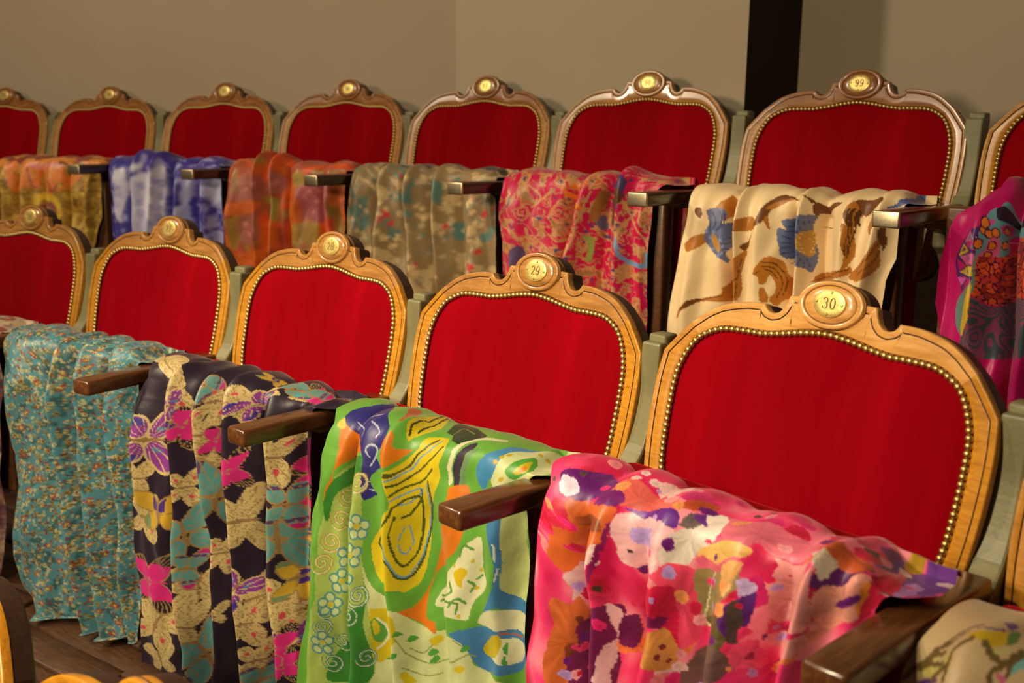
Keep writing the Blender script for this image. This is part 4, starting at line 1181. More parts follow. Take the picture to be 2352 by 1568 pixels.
  ('P',(160,95,26),[(-.1712,.0298),(-.1571,.0246),(-.1332,-.0017),(-.1251,-.0148),(-.0923,.0206),(-.129,.043),(-.136,.0482),(-.1588,.039)]),
  ('P',(160,95,26),[(-.2156,.0994),(-.1731,.0771),(-.169,.0955),(-.2049,.1191)]),
  ('P',(160,95,26),[(-.0886,.0469),(-.0589,.0364),(-.0503,.06),(-.0876,.0653)]),
  ('P',(100,55,18),[(-.1975,.0298),(-.1799,.0259),(-.1799,.0469)]),
  ('P',(90,95,120),[(-.1694,.0377),(-.1624,.0259),(-.1431,.0233),(-.1308,.0298),(-.1307,.043),(-.1395,.0443),(-.1365,.0574),(-.1275,.0535),(-.0873,.06),(-.1261,.1099),(-.1248,.1388),(-.1358,.1296),(-.1629,.106),(-.1714,.0784)]),
  ('P',(170,120,50),[(-.1589,.0771),(-.1469,.0837),(-.1366,.1086),(-.1427,.1152),(-.1565,.0955)]),
  ('O',(120,130,170),.0035,(-.1674,.0718)),
  ('O',(120,130,170),.0035,(-.1612,.085)),
  ('O',(120,130,170),.0035,(-.1545,.1099)),
  ('O',(120,130,170),.0035,(-.1421,.1243)),
  ('O',(120,130,170),.0035,(-.1384,.0902)),
  ('O',(120,130,170),.0035,(-.1341,.1033)),
  ('O',(120,130,170),.0035,(-.1342,.1178)),
  ('O',(120,130,170),.0035,(-.1551,.0732)),
  ('S',(55,60,95),.0011,[(-.1348,.0889),(-.0875,.0626)]),
  ('S',(55,60,95),.0011,[(-.1336,.0981),(-.0884,.0837)]),
  ('S',(55,60,95),.0011,[(-.1348,.1086),(-.1261,.1099)]),
  ('S',(55,60,95),.0011,[(-.1566,.0679),(-.1589,.0325)]),
  ('S',(55,60,95),.0011,[(-.1477,.0679),(-.1431,.0285)]),
  ('S',(55,60,95),.0011,[(-.1639,.0718),(-.1658,.0456)]),
  ('S',(55,60,95),.0011,[(-.1321,.1152),(-.1255,.1309)]),
  ('S',(55,60,95),.0011,[(-.1497,.0718),(-.1343,.0351)]),
  ('P',(100,55,18),[(-.0518,.0508),(-.0432,.0246),(-.0278,.0036),(-.0038,-.0161),(.0439,-.003),(.0642,-.0043),(.06,.0036),(.0199,-.0082),(-.0063,.0036),(-.0239,.022),(-.0342,.043),(-.0448,.0508)]),
  ('P',(160,95,26),[(-.0326,.0193),(-.009,-.0004),(.0188,-.0109),(.003,.0023),(-.0203,.0193)]),
  ('P',(160,95,26),[(-.0343,.0403),(-.0292,.0311),(-.0221,.0587),(-.0306,.0482)]),
  ('P',(90,95,120),[(.0008,.0377),(.0462,.0285),(.0655,.0259),(.069,.0325),(.0659,.0745),(.0671,.1388),(.05,.1296),(.0054,.1165),(-.0035,.0942),(-.01,.0679),(-.0079,.0548),(.0061,.0574)]),
  ('P',(172,122,52),[(.0447,.0718),(.0501,.0587),(.0589,.0561),(.0659,.0587),(.0671,.102),(.0585,.1086),(.0498,.0981),(.0428,.0863)]),
  ('O',(215,170,90),.0016,(.0465,.064)),
  ('O',(215,170,90),.0016,(.0518,.0626)),
  ('O',(215,170,90),.0016,(.0553,.0626)),
  ('O',(215,170,90),.0016,(.0589,.064)),
  ('O',(215,170,90),.0016,(.0642,.0626)),
  ('O',(215,170,90),.0016,(.05,.0692)),
  ('O',(215,170,90),.0016,(.0535,.0692)),
  ('O',(215,170,90),.0016,(.0571,.0705)),
  ('O',(215,170,90),.0016,(.0606,.0718)),
  ('O',(215,170,90),.0016,(.0659,.0705)),
  ('O',(215,170,90),.0016,(.0464,.0784)),
  ('O',(215,170,90),.0016,(.0517,.0771)),
  ('O',(215,170,90),.0016,(.0553,.0771)),
  ('O',(215,170,90),.0016,(.0588,.0784)),
  ('O',(215,170,90),.0016,(.0641,.0784)),
  ('O',(215,170,90),.0016,(.0499,.0837)),
  ('O',(215,170,90),.0016,(.0534,.085)),
  ('O',(215,170,90),.0016,(.057,.085)),
  ('O',(215,170,90),.0016,(.0605,.0863)),
  ('O',(215,170,90),.0016,(.0658,.085)),
  ('O',(215,170,90),.0016,(.0463,.0915)),
  ('O',(215,170,90),.0016,(.0516,.0915)),
  ('O',(215,170,90),.0016,(.0552,.0915)),
  ('O',(215,170,90),.0016,(.0587,.0928)),
  ('O',(215,170,90),.0016,(.064,.0928)),
  ('O',(215,170,90),.0016,(.0498,.0981)),
  ('O',(215,170,90),.0016,(.0533,.0994)),
  ('O',(215,170,90),.0016,(.0569,.0994)),
  ('O',(215,170,90),.0016,(.0622,.0994)),
  ('O',(215,170,90),.0016,(.0656,.1007)),
  ('S',(55,60,95),.0012,[(.0589,.0535),(.0621,.0338)]),
  ('S',(55,60,95),.0012,[(.0554,.0521),(.0551,.0351)]),
  ('S',(55,60,95),.0012,[(.0519,.0548),(.0481,.0377)]),
  ('S',(55,60,95),.0012,[(.0483,.0574),(.0132,.043)]),
  ('S',(55,60,95),.0012,[(.0465,.06),(.008,.0508)]),
  ('S',(55,60,95),.0012,[(.0447,.0666),(.0042,.0613)]),
  ('S',(55,60,95),.0012,[(.0128,.0784),(.0005,.0718)]),
  ('S',(55,60,95),.0012,[(.0126,.085),(.0002,.085)]),
  ('S',(55,60,95),.0012,[(.0125,.0928),(-0,.0955)]),
  ('S',(55,60,95),.0012,[(.0409,.0955),(.002,.1073)]),
  ('S',(55,60,95),.0012,[(.0462,.0994),(.0069,.1178)]),
  ('S',(55,60,95),.0012,[(.0472,.1033),(.0115,.1296)]),
  ('S',(55,60,95),.0012,[(.0511,.1099),(.0474,.1257)]),
  ('S',(55,60,95),.0012,[(.054,.1125),(.0547,.1322)]),
  ('S',(55,60,95),.0012,[(.0575,.1125),(.0623,.1296)]),
  ('P',(168,100,26),[(-.0475,.1493),(-.0304,.1191),(-.012,.1152),(.0062,.1296),(.0127,.1572),(.0421,.1755),(.0088,.2057),(-.0032,.2189),(-.016,.2057),(-.0069,.1887),(-.008,.169),(-.0183,.1532),(-.024,.1703),(-.0348,.1729),(-.038,.1572)]),
  ('P',(160,95,26),[(-.0346,.1847),(-.0271,.1808),(-.0185,.1965),(-.0182,.2097),(-.0306,.2097)]),
  ('S',(85,48,14),.0012,[(-.0301,.127),(-.0111,.1283),(.0051,.148),(.0092,.1716),(.0023,.2005)]),
  ('S',(85,48,14),.0012,[(-.0298,.1348),(-.0129,.1375),(-.0008,.1532),(.0033,.1768),(-.0048,.2005)]),
  ('S',(85,48,14),.0012,[(-.0273,.1401),(-.014,.1467),(-.0051,.1598)]),
  ('S',(85,48,14),.0012,[(-.0347,.1453),(-.0443,.1519)]),
  ('P',(160,95,26),[(-.1246,.186),(-.0853,.1204),(-.0685,.1047),(-.0752,.148),(-.0786,.211),(-.1249,.2241),(-.1605,.2241),(-.1967,.2385),(-.2232,.27),(-.2159,.2464),(-.1799,.2228),(-.1331,.207),(-.1309,.1926)]),
  ('S',(100,55,18),.0013,[(-.1222,.2175),(-.0854,.1703),(-.0815,.1296)]),
  ('S',(100,55,18),.0013,[(-.0815,.2057),(-.0803,.1716),(-.0764,.1204)]),
  ('S',(100,55,18),.0013,[(-.1939,.232),(-.1559,.2175),(-.1281,.2097)]),
  ('P',(100,55,18),[(-.0801,.0968),(-.0655,.0863),(-.0522,.064),(-.0622,.0928),(-.0723,.106)]),
  ('P',(100,55,18),[(-.2127,.249),(-.1963,.2254),(-.1708,.2215),(-.1931,.2385)]),
  ('P',(160,95,26),[(.1341,.039),(.1429,.0377),(.1356,.0115),(.151,-.0043),(.1847,-.0148),(.1689,.0206),(.1594,.0666),(.1523,.1152),(.1402,.127),(.1403,.0837),(.1381,.0561)]),
  ('S',(75,40,12),.0014,[(.1433,.0141),(.1485,.0495),(.1441,.0968)]),
  ('S',(75,40,12),.0014,[(.1515,.0115),(.152,.0495),(.1489,.102)]),
  ('S',(75,40,12),.0014,[(.1632,.0049),(.1572,.0469),(.1511,.0928)]),
  ('S',(75,40,12),.0014,[(.1733,-.0056),(.1641,.0416)]),
  ('P',(100,55,18),[(.151,-.0043),(.1841,-.0174),(.2058,-.0017),(.1777,.0206),(.1689,.0206)]),
  ('P',(160,95,26),[(.0688,.1558),(.077,.144),(.1402,.127),(.153,.1191),(.1537,.1348),(.1112,.1519),(.0699,.1624)]),
  ('S',(100,55,18),.0013,[(.0704,.1572),(.1085,.1427),(.1511,.1257)]),
  ('P',(160,95,26),[(.1617,.1257),(.1936,.0876),(.2102,.0548),(.2099,.0942),(.208,.1178),(.1852,.1427),(.1571,.1453)]),
  ('S',(100,55,18),.0013,[(.1679,.1283),(.1957,.0968),(.2105,.0626)]),
  ('S',(100,55,18),.0013,[(.1704,.1375),(.1999,.1099),(.2095,.0837)]),
  ('P',(160,95,26),[(.1835,.0456),(.1955,.0193),(.2024,.0338),(.1943,.0535)]),
  ('P',(100,55,18),[(.2112,.0351),(.2181,.0338),(.2175,.0626),(.2131,.085),(.211,.0758)]),
  ('P',(100,55,18),[(.0623,.0075),(.0732,-.0043),(.1202,-.0043),(.101,.0088),(.0767,.018),(.069,.0272)]),
  ('P',(160,95,26),[(.2206,.1611),(.2258,.1283),(.2288,.1191),(.2206,.1611),(.2186,.1913),(.2185,.1926)]),
  ('P',(70,80,120),[(.2276,-.0056),(.2364,-.0227),(.2409,-.0712),(.2278,-.1342),(.2315,.001)]),
 ],
 'hotpink': [
  ('R',(190,135,80),.02,(-.1308,.0745)),
  ('R',(190,135,80),.024,(-.0433,.0692)),
  ('R',(190,135,80),.018,(-.104,.144)),
  ('R',(190,135,80),.015,(-.0351,.1138)),
  ('R',(190,135,80),.015,(.033,.0758)),
  ('R',(190,135,80),.013,(-.0729,.0482)),
  ('R',(190,135,80),.012,(.1517,.1178)),
  ('R',(190,135,80),.012,(.2011,.0653)),
  ('R',(190,135,80),.012,(.2141,.0705)),
  ('R',(190,135,80),.014,(.168,.1887)),
  ('R',(190,135,80),.014,(.1538,.1965)),
  ('R',(190,135,80),.013,(-.1401,.1335)),
  ('S',(190,135,80),.0028,[(.1586,.0377),(.1692,.0679),(.192,.1033),(.2096,.1401),(.2094,.1427)]),
  ('S',(190,135,80),.0028,[(.1833,.0548),(.1635,.0771),(.1402,.1165)]),
  ('S',(190,135,80),.0028,[(-.1052,.0233),(-.0921,.0403),(-.1125,.06)]),
  ('S',(190,135,80),.0028,[(-.0623,.0233),(-.0854,.0403)]),
  ('S',(190,135,80),.0028,[(.0566,.0233),(.0468,.0495),(.0402,.0705),(.0281,.0942)]),
  ('S',(190,135,80),.0028,[(.0268,.102),(.006,.1703)]),
  ('S',(190,135,80),.0028,[(.0538,.106),(.1203,.0994)]),
  ('S',(190,135,80),.0028,[(-.0678,.127),(-.0494,.1414),(-.0367,.1401),(.0216,.1191)]),
  ('S',(190,135,80),.0028,[(.1488,.2215),(.1694,.207),(.201,.2005)]),
  ('S',(190,135,80),.0028,[(-.1267,.0128),(-.104,.0272)]),
  ('S',(190,135,80),.0028,[(-.1288,.1729),(-.1167,.1532),(-.1227,.1138)]),
  ('S',(110,140,170),.005,[(.1418,.1204),(.1496,.144),(.1556,.1624),(.176,.1768),(.2045,.1795),(.2088,.1532)]),
  ('P',(135,140,60),[(.035,.123),(.0549,.1257),(.0536,.1624),(.0477,.1821),(.0382,.1821),(.0445,.1427)]),
  ('P',(220,120,30),[(-.0284,.0167),(-.016,.022),(.037,.0469),(.033,.0574),(-.0219,.0351)]),
  ('P',(90,85,110),[(.0648,.0758),(.0764,.0771),(.0771,.106),(.067,.1047)]),
  ('P',(85,60,90),[(-.1545,.1703),(-.1285,.1585),(-.1246,.2031),(-.1528,.211)]),
  ('P',(60,45,80),[(.0912,-.0319),(.1586,.001),(.1678,-.0056),(.1573,.022),(.1506,.0259)]),
  ('P',(195,100,30),[(.0508,.0088),(-.0319,.0075),(-.0272,.0193),(-.0034,-.0148)]),
  ('P',(150,90,35),[(.0602,.0482),(.0773,.0101),(.0834,.0193),(.0677,.081),(.0523,.085)]),
  ('P',(80,45,15),[(.0864,.0206),(.1495,.0193),(.1451,.0495),(.1137,.0928)]),
 ],
 'khaki': [
  ('P',(84,106,92),[(-.1901,.0771),(-.1679,.0613),(-.1724,.0981),(-.191,.1191)]),
  ('P',(84,106,92),[(-.0711,.0521),(-.0012,.0482),(-.0004,.0732),(-.0607,.0679)]),
  ('P',(84,106,92),[(.1262,.1283),(.1398,.1191),(.1809,.1453),(.1335,.1677)]),
  ('P',(84,106,92),[(.2278,.1414),(.2609,.1401),(.2483,.1598),(.2285,.1598)]),
  ('P',(84,106,92),[(-.1841,.1243),(-.1651,.1138),(-.1707,.1519),(-.1898,.1611)]),
  ('P',(84,106,92),[(-.0828,.1572),(-.0604,.1493),(-.0652,.1755),(-.0832,.1768)]),
  ('P',(84,106,92),[(.034,.0154),(.1013,.0193),(.1055,.06),(.0962,.0679)]),
  ('P',(84,106,92),[(-.2018,.1257),(-.191,.1191),(-.1957,.1611)]),
  ('P',(84,106,92),[(-.0024,.0351),(.0039,.0246),(.0091,.0718),(-.0002,.0679)]),
  ('O',(185,45,50),.014,(-.0853,.1073)),
  ('O',(185,45,50),.01,(-.0762,.1309)),
  ('O',(185,45,50),.01,(.2353,.0915)),
  ('O',(185,45,50),.009,(.1145,.1296)),
  ('O',(185,45,50),.012,(.2091,.2294)),
  ('O',(185,45,50),.01,(.021,.2399)),
  ('O',(185,45,50),.007,(.2055,.0535)),
  ('O',(185,45,50),.008,(-.0943,.1191)),
  ('O',(185,45,50),.009,(.2242,.1874)),
  ('O',(185,45,50),.008,(-.0556,.001)),
  ('O',(185,45,50),.007,(.2629,.0745)),
  ('O',(200,165,110),.01,(-.0974,.0521)),
  ('O',(200,165,110),.013,(-.0885,.1716)),
  ('O',(200,165,110),.011,(-.0667,.1716)),
  ('O',(200,165,110),.01,(-.0983,.1545)),
  ('O',(200,165,110),.009,(.0274,.0876)),
  ('O',(200,165,110),.014,(.1962,.0653)),
  ('O',(200,165,110),.016,(.0148,.2451)),
  ('O',(200,165,110),.009,(-.0992,.0784)),
  ('O',(200,165,110),.009,(-.1564,.039)),
  ('O',(200,165,110),.009,(.0318,.1125)),
  ('O',(200,165,110),.008,(.0288,.1335)),
  ('O',(200,165,110),.009,(.2103,.0876)),
  ('O',(200,165,110),.008,(.134,.0705)),
  ('O',(200,165,110),.008,(-.0713,.1939)),
  ('O',(200,165,110),.012,(.0204,.2609)),
  ('O',(200,165,110),.008,(-.0856,.0928)),
  ('O',(200,165,110),.008,(-.0796,.1965)),
  ('O',(200,165,110),.009,(.2171,.1165)),
  ('O',(200,165,110),.008,(.1094,.0692)),
  ('O',(200,165,110),.01,(.1854,.2202)),
  ('O',(200,165,110),.006,(-.1842,.0876)),
  ('O',(200,165,110),.009,(-.0074,.0141)),
  ('O',(200,165,110),.009,(.1084,.148)),
 ],
 'orange': [
  ('P',(150,75,55),[(-.1664,.0298),(-.0469,.0285),(-.0509,.0942),(-.1544,.0889)]),
  ('P',(240,88,18),[(-.1675,.1033),(-.0578,.0928),(-.056,.1204),(-.1667,.1414)]),
  ('P',(150,80,60),[(-.1564,.144),(-.0544,.1362),(-.0519,.2162),(-.1539,.2254)]),
  ('P',(240,88,18),[(-.0596,.0115),(-.006,-.0095),(-.0431,.0233),(-.0552,.0233)]),
  ('P',(240,88,18),[(.0146,.0416),(.0873,.0456),(.0833,.1453),(.0627,.1572),(.0204,.1073)]),
  ('P',(240,88,18),[(-.0025,.0036),(.0147,-.0043),(.0155,.0259),(.0056,.0193)]),
  ('P',(165,80,80),[(.0786,.0456),(.1969,.0364),(.1884,.1322),(.1102,.148),(.0832,.0994)]),
  ('P',(155,112,30),[(.0627,.1572),(.1282,.1493),(.1276,.2005),(.0613,.2175)]),
  ('P',(145,98,30),[(.207,.0495),(.2349,.043),(.2325,.1755),(.2018,.1755)]),
  ('P',(190,85,30),[(.2035,.0495),(.2349,.0456),(.2342,.081),(.2039,.0955)]),
  ('P',(160,90,75),[(-.0136,.0206),(.0141,.0206),(.0107,.064),(-.0385,.0653)]),
  ('P',(150,130,45),[(-.0382,.0915),(.0049,.085),(.0078,.1427),(-.003,.1427)]),
  ('P',(165,120,40),[(-.1689,.1572),(-.1487,.1414),(-.1534,.2399),(-.1733,.2346)]),
  ('P',(165,125,40),[(.0523,.0115),(.0946,.0101),(.0945,.039),(.0697,.0482)]),
  ('P',(150,115,40),[(-.1676,.0154),(-.1537,.0154),(-.1548,.06),(-.1651,.0692)]),
  ('P',(240,88,18),[(-.1529,.2543),(-.0478,.2359),(-.0521,.2832),(-.1552,.295)]),
  ('P',(195,40,25),[(.1937,.1348),(.2044,.1388),(.2018,.1716),(.1929,.1663)]),
  ('P',(240,88,18),[(-.0422,.1624),(.0031,.1532),(.0041,.232),(-.0422,.2464)]),
  ('P',(170,60,25),[(.0086,.1716),(.0265,.1585),(.029,.2241),(.0165,.2254)]),
  ('O',(190,110,95),.008,(-.1487,.043)),
  ('O',(190,110,95),.008,(-.1293,.064)),
  ('O',(190,110,95),.008,(-.0568,.0443)),
  ('O',(190,110,95),.008,(-.1379,.1663)),
  ('O',(190,110,95),.008,(-.1225,.1965)),
  ('O',(190,110,95),.008,(-.0045,.0416)),
  ('O',(190,110,95),.008,(.0012,.0338)),
  ('O',(190,110,95),.008,(.1089,.06)),
  ('O',(190,110,95),.008,(.1282,.0876)),
  ('O',(190,110,95),.008,(.1137,.1217)),
  ('O',(190,110,95),.008,(.1352,.0574)),
  ('O',(190,110,95),.008,(.0939,.0745)),
 ],
 'blue': [
  ('P',(200,190,195),[(-.0553,.0325),(-.0017,.0246),(.0259,.0062),(.0226,.127),(.0045,.2202),(-.0478,.2189),(-.0604,.106)]),
  ('P',(200,190,195),[(-.1805,.039),(-.1489,.0154),(-.1423,.0377),(-.157,.144),(-.163,.1939),(-.1806,.144)]),
  ('P',(178,170,185),[(-.1452,.0692),(-.0554,.0482),(-.0426,.1362),(-.0117,.2202),(-.0641,.2189)]),
  ('P',(178,172,190),[(.2153,.0469),(.248,.0403),(.2485,.102),(.2193,.106)]),
  ('P',(170,165,185),[(.1025,.06),(.1318,.039),(.1224,.0981),(.1048,.1309)]),
  ('P',(150,145,180),[(.2225,.2031),(.2497,.2057),(.25,.2543),(.2248,.2477)]),
  ('P',(160,155,185),[(.1989,.0495),(.2153,.0495),(.2154,.0758),(.1991,.0915)]),
  ('P',(200,190,195),[(-.0681,.0154),(-.0463,.0049),(-.0564,.0246),(-.1429,.0298)]),
  ('P',(165,160,180),[(.0902,.1309),(.1155,.123),(.1115,.1755),(.0929,.1611)]),
  ('R',(95,85,150),.014,(.0046,.0456)),
  ('R',(95,85,150),.014,(-.0051,.0784)),
  ('R',(95,85,150),.014,(-.0467,.064)),
  ('R',(95,85,150),.014,(-.0509,.1165)),
  ('R',(95,85,150),.014,(-.0456,.1519)),
  ('R',(95,85,150),.014,(-.0114,.1847)),
  ('R',(95,85,150),.014,(.006,.1663)),
  ('R',(95,85,150),.014,(.0165,.0994)),
  ('R',(95,85,150),.014,(.0101,.1348)),
  ('R',(95,85,150),.014,(-.0081,.1335)),
  ('R',(95,85,150),.014,(.0172,.0521)),
  ('R',(140,132,180),.014,(-.1724,.0679)),
  ('R',(140,132,180),.014,(-.1626,.1007)),
  ('R',(140,132,180),.014,(-.1723,.1309)),
  ('R',(140,132,180),.014,(.1079,.0718)),
  ('R',(140,132,180),.014,(.1122,.1335)),
  ('R',(140,132,180),.014,(.205,.1257)),
  ('R',(140,132,180),.014,(.2237,.1598)),
  ('R',(140,132,180),.014,(.2336,.2189)),
  ('R',(140,132,180),.014,(.1678,.1808)),
 ],
 'gold': [
  ('S',(215,115,45),.012,[(-.0804,.0193),(-.0651,.0653),(-.0545,.0758),(-.0403,.0325),(-.0022,.0115)]),
  ('S',(215,115,45),.012,[(-.0014,.018),(.0315,.0653),(.0393,.0942),(.0535,.0626),(.0625,.0193)]),
  ('S',(215,115,45),.012,[(.0701,.018),(.0741,.0508),(.1245,.0626),(.1546,.0469)]),
  ('S',(215,115,45),.012,[(-.1611,.0351),(-.1549,.0902),(-.0892,.0784),(-.086,.0298)]),
  ('S',(215,115,45),.012,[(-.1886,.0128),(-.1665,.022),(-.1536,.001)]),
  ('S',(215,115,45),.012,[(-.0741,.0101),(-.0444,.0088),(.0206,.0075)]),
  ('S',(120,60,60),.003,[(.0148,.0193),(.0366,.0732),(.0429,.0955),(.0585,.0718)]),
  ('S',(120,60,60),.003,[(-.075,.022),(-.0637,.0784),(-.053,.0837)]),
  ('S',(215,170,40),.012,[(-.0584,.1388),(-.0432,.1165),(.0365,.1165),(.0499,.1401),(.0529,.1782)]),
  ('S',(140,70,50),.01,[(-.0499,.1558),(.0194,.1362),(.0373,.1401),(.045,.1677)]),
  ('P',(200,120,110),[(-.0718,.0049),(.0143,.001),(.074,.001),(.0737,.0101),(-.0597,.0141)]),
 ],
 'magenta': [
  ('L',(78,30,92),[(-.145,.0277),(-.135,.0265),(-.1281,.0253),(-.1307,.0423),(-.1312,.0715),(-.1318,.0886),(-.1305,.1129),(-.1574,.1397),(-.1738,.1202),(-.1818,.0922),(-.1772,.0703),(-.1656,.0472)]),
  ('L',(205,80,130),[(-.1469,.0301),(-.1346,.0472),(-.1631,.0521)]),
  ('L',(80,110,105),[(-.1461,.0362),(-.1377,.046),(-.1527,.0484)]),
  ('L',(200,165,35),[(-.165,.0545),(-.1434,.0642),(-.175,.0776)]),
  ('L',(110,60,70),[(-.1643,.0606),(-.1549,.0642),(-.169,.0703)]),
  ('L',(190,10,90),[(-.1583,.0533),(-.1313,.0472),(-.1316,.0618),(-.1396,.0606)]),
  ('L',(215,90,140),[(-.1735,.0788),(-.1322,.0667),(-.1315,.0861),(-.1502,.091)]),
  ('L',(190,10,90),[(-.1777,.0849),(-.1536,.0934),(-.1703,.1056)]),
  ('L',(205,170,30),[(-.1704,.108),(-.1486,.0934),(-.1319,.0898),(-.1305,.1068),(-.1438,.108)]),
  ('L',(205,80,150),[(-.1738,.1166),(-.1438,.1117),(-.1623,.1312)]),
  ('L',(190,10,90),[(-.1388,.1117),(-.1305,.1129),(-.149,.1324)]),
  ('L',(205,165,40),[(-.1391,.0326),(-.1323,.0423),(-.1315,.0484)]),
  ('O',(95,110,130),.004,(-.1357,.0557)),
  ('O',(95,110,130),.004,(-.1419,.0776)),
  ('O',(95,110,130),.004,(-.1404,.1007)),
  ('P',(96,142,142),[(-.1306,.0228),(-.1263,.007),(-.1155,-.0027),(-.0994,-.0137),(-.0623,.0009),(-.0386,.035),(-.0926,.0374),(-.0933,.0715),(-.1284,.0752),(-.1314,.0727),(-.1307,.0423)]),
  ('P',(205,85,120),[(-.1181,.046),(-.1059,.0399),(-.105,.0727),(-.1282,.074),(-.1198,.0594)]),
  ('P',(205,70,130),[(-.1268,.0168),(-.1157,.0131),(-.1149,.0192),(-.1265,.0253)]),
  ('P',(38,22,40),[(-.1156,.0046),(-.1012,-.0064),(-.0623,.0009),(-.0436,.0241),(-.0947,.0131),(-.1076,.0131)]),
  ('P',(200,40,100),[(-.1044,.0216),(-.0936,.0143),(-.0922,.0338),(-.0988,.035)]),
  ('O',(70,25,60),.0085,(-.1257,.0289)),
  ('O',(222,112,25),.0062,(-.1257,.0289)),
  ('O',(70,25,60),.0085,(-.1183,.035)),
  ('O',(222,112,25),.0062,(-.1183,.035)),
  ('O',(70,25,60),.0085,(-.1099,.0326)),
  ('O',(222,112,25),.0062,(-.1099,.0326)),
  ('O',(70,25,60),.0085,(-.1126,.0545)),
  ('O',(222,112,25),.0062,(-.1126,.0545)),
  ('O',(70,25,60),.0085,(-.0977,.0533)),
  ('O',(222,112,25),.0062,(-.0977,.0533)),
  ('O',(70,25,60),.0085,(-.1287,.0521)),
  ('O',(222,112,25),.0062,(-.1287,.0521)),
  ('O',(70,25,60),.0085,(-.1262,.0192)),
  ('O',(222,112,25),.0062,(-.1262,.0192)),
  ('O',(70,25,60),.0085,(-.0979,.0277)),
  ('O',(222,112,25),.0062,(-.0979,.0277)),
  ('O',(70,25,60),.0085,(-.1164,.0715)),
  ('O',(222,112,25),.0062,(-.1164,.0715)),
  ('P',(60,12,45),[(-.1302,.0764),(-.0933,.0715),(-.0375,.0399),(-.026,.1348),(-.0911,.1592),(-.1143,.1531),(-.1275,.1385),(-.1272,.1117)]),
  ('CELL',(215,78,26),[(-.1302,.0764),(-.0933,.0715),(-.0375,.0399),(-.026,.1348),(-.0911,.1592),(-.1143,.1531),(-.1275,.1385),(-.1272,.1117)]),
  ('P',(96,130,115),[(-.1312,.0715),(-.1279,.0715),(-.1257,.1226),(-.1292,.1446),(-.1295,.1908),(-.1381,.2285),(-.1494,.2188),(-.1593,.2091),(-.1672,.1823),(-.1625,.1494),(-.1323,.119)]),
  ('P',(215,170,30),[(-.1306,.1178),(-.1293,.1519),(-.1328,.2212),(-.1507,.2115),(-.1477,.1665),(-.1374,.136)]),
  ('P',(135,62,85),[(-.1275,.1433),(-.1143,.1555),(-.0911,.1604),(-.026,.136),(-.021,.2322),(-.1349,.2553),(-.1308,.1823)]),
  ('SWIRL',(58,72,74),[(-.1275,.1433),(-.1143,.1555),(-.0911,.1604),(-.026,.136),(-.021,.2322),(-.1349,.2553),(-.1308,.1823)]),
 ],
}
# ------------------------------------------------------------------ printing the cloth: colour per mesh point, drawn from the motif lists
def cells(x, y, s=0):
    """nearest and second nearest distance to jittered points, and a random id"""
    ix, iy = np.floor(x), np.floor(y)
    d1 = np.full(x.shape, 9.0); d2 = np.full(x.shape, 9.0); rid = np.zeros(x.shape)
    for dx in (-1, 0, 1):
        for dy in (-1, 0, 1):
            cx, cy = ix + dx, iy + dy
            px, py = cx + _hash(cx, cy, s), cy + _hash(cx, cy, s + 91)
            d = np.hypot(x - px, y - py)
            nw = d < d1
            d2 = np.where(nw, d1, np.minimum(d2, d))
            rid = np.where(nw, _hash(cx, cy, s + 17), rid)
            d1 = np.where(nw, d, d1)
    return d1, d2, rid

DYE = np.array([1.0, 1.08, 1.25])       # lamps are warm: the dyes are a little cooler than they look
def dye(c, g=.80):
    return np.clip(np.array(lin(*c)[:3]) * DYE * g, 0, .9)

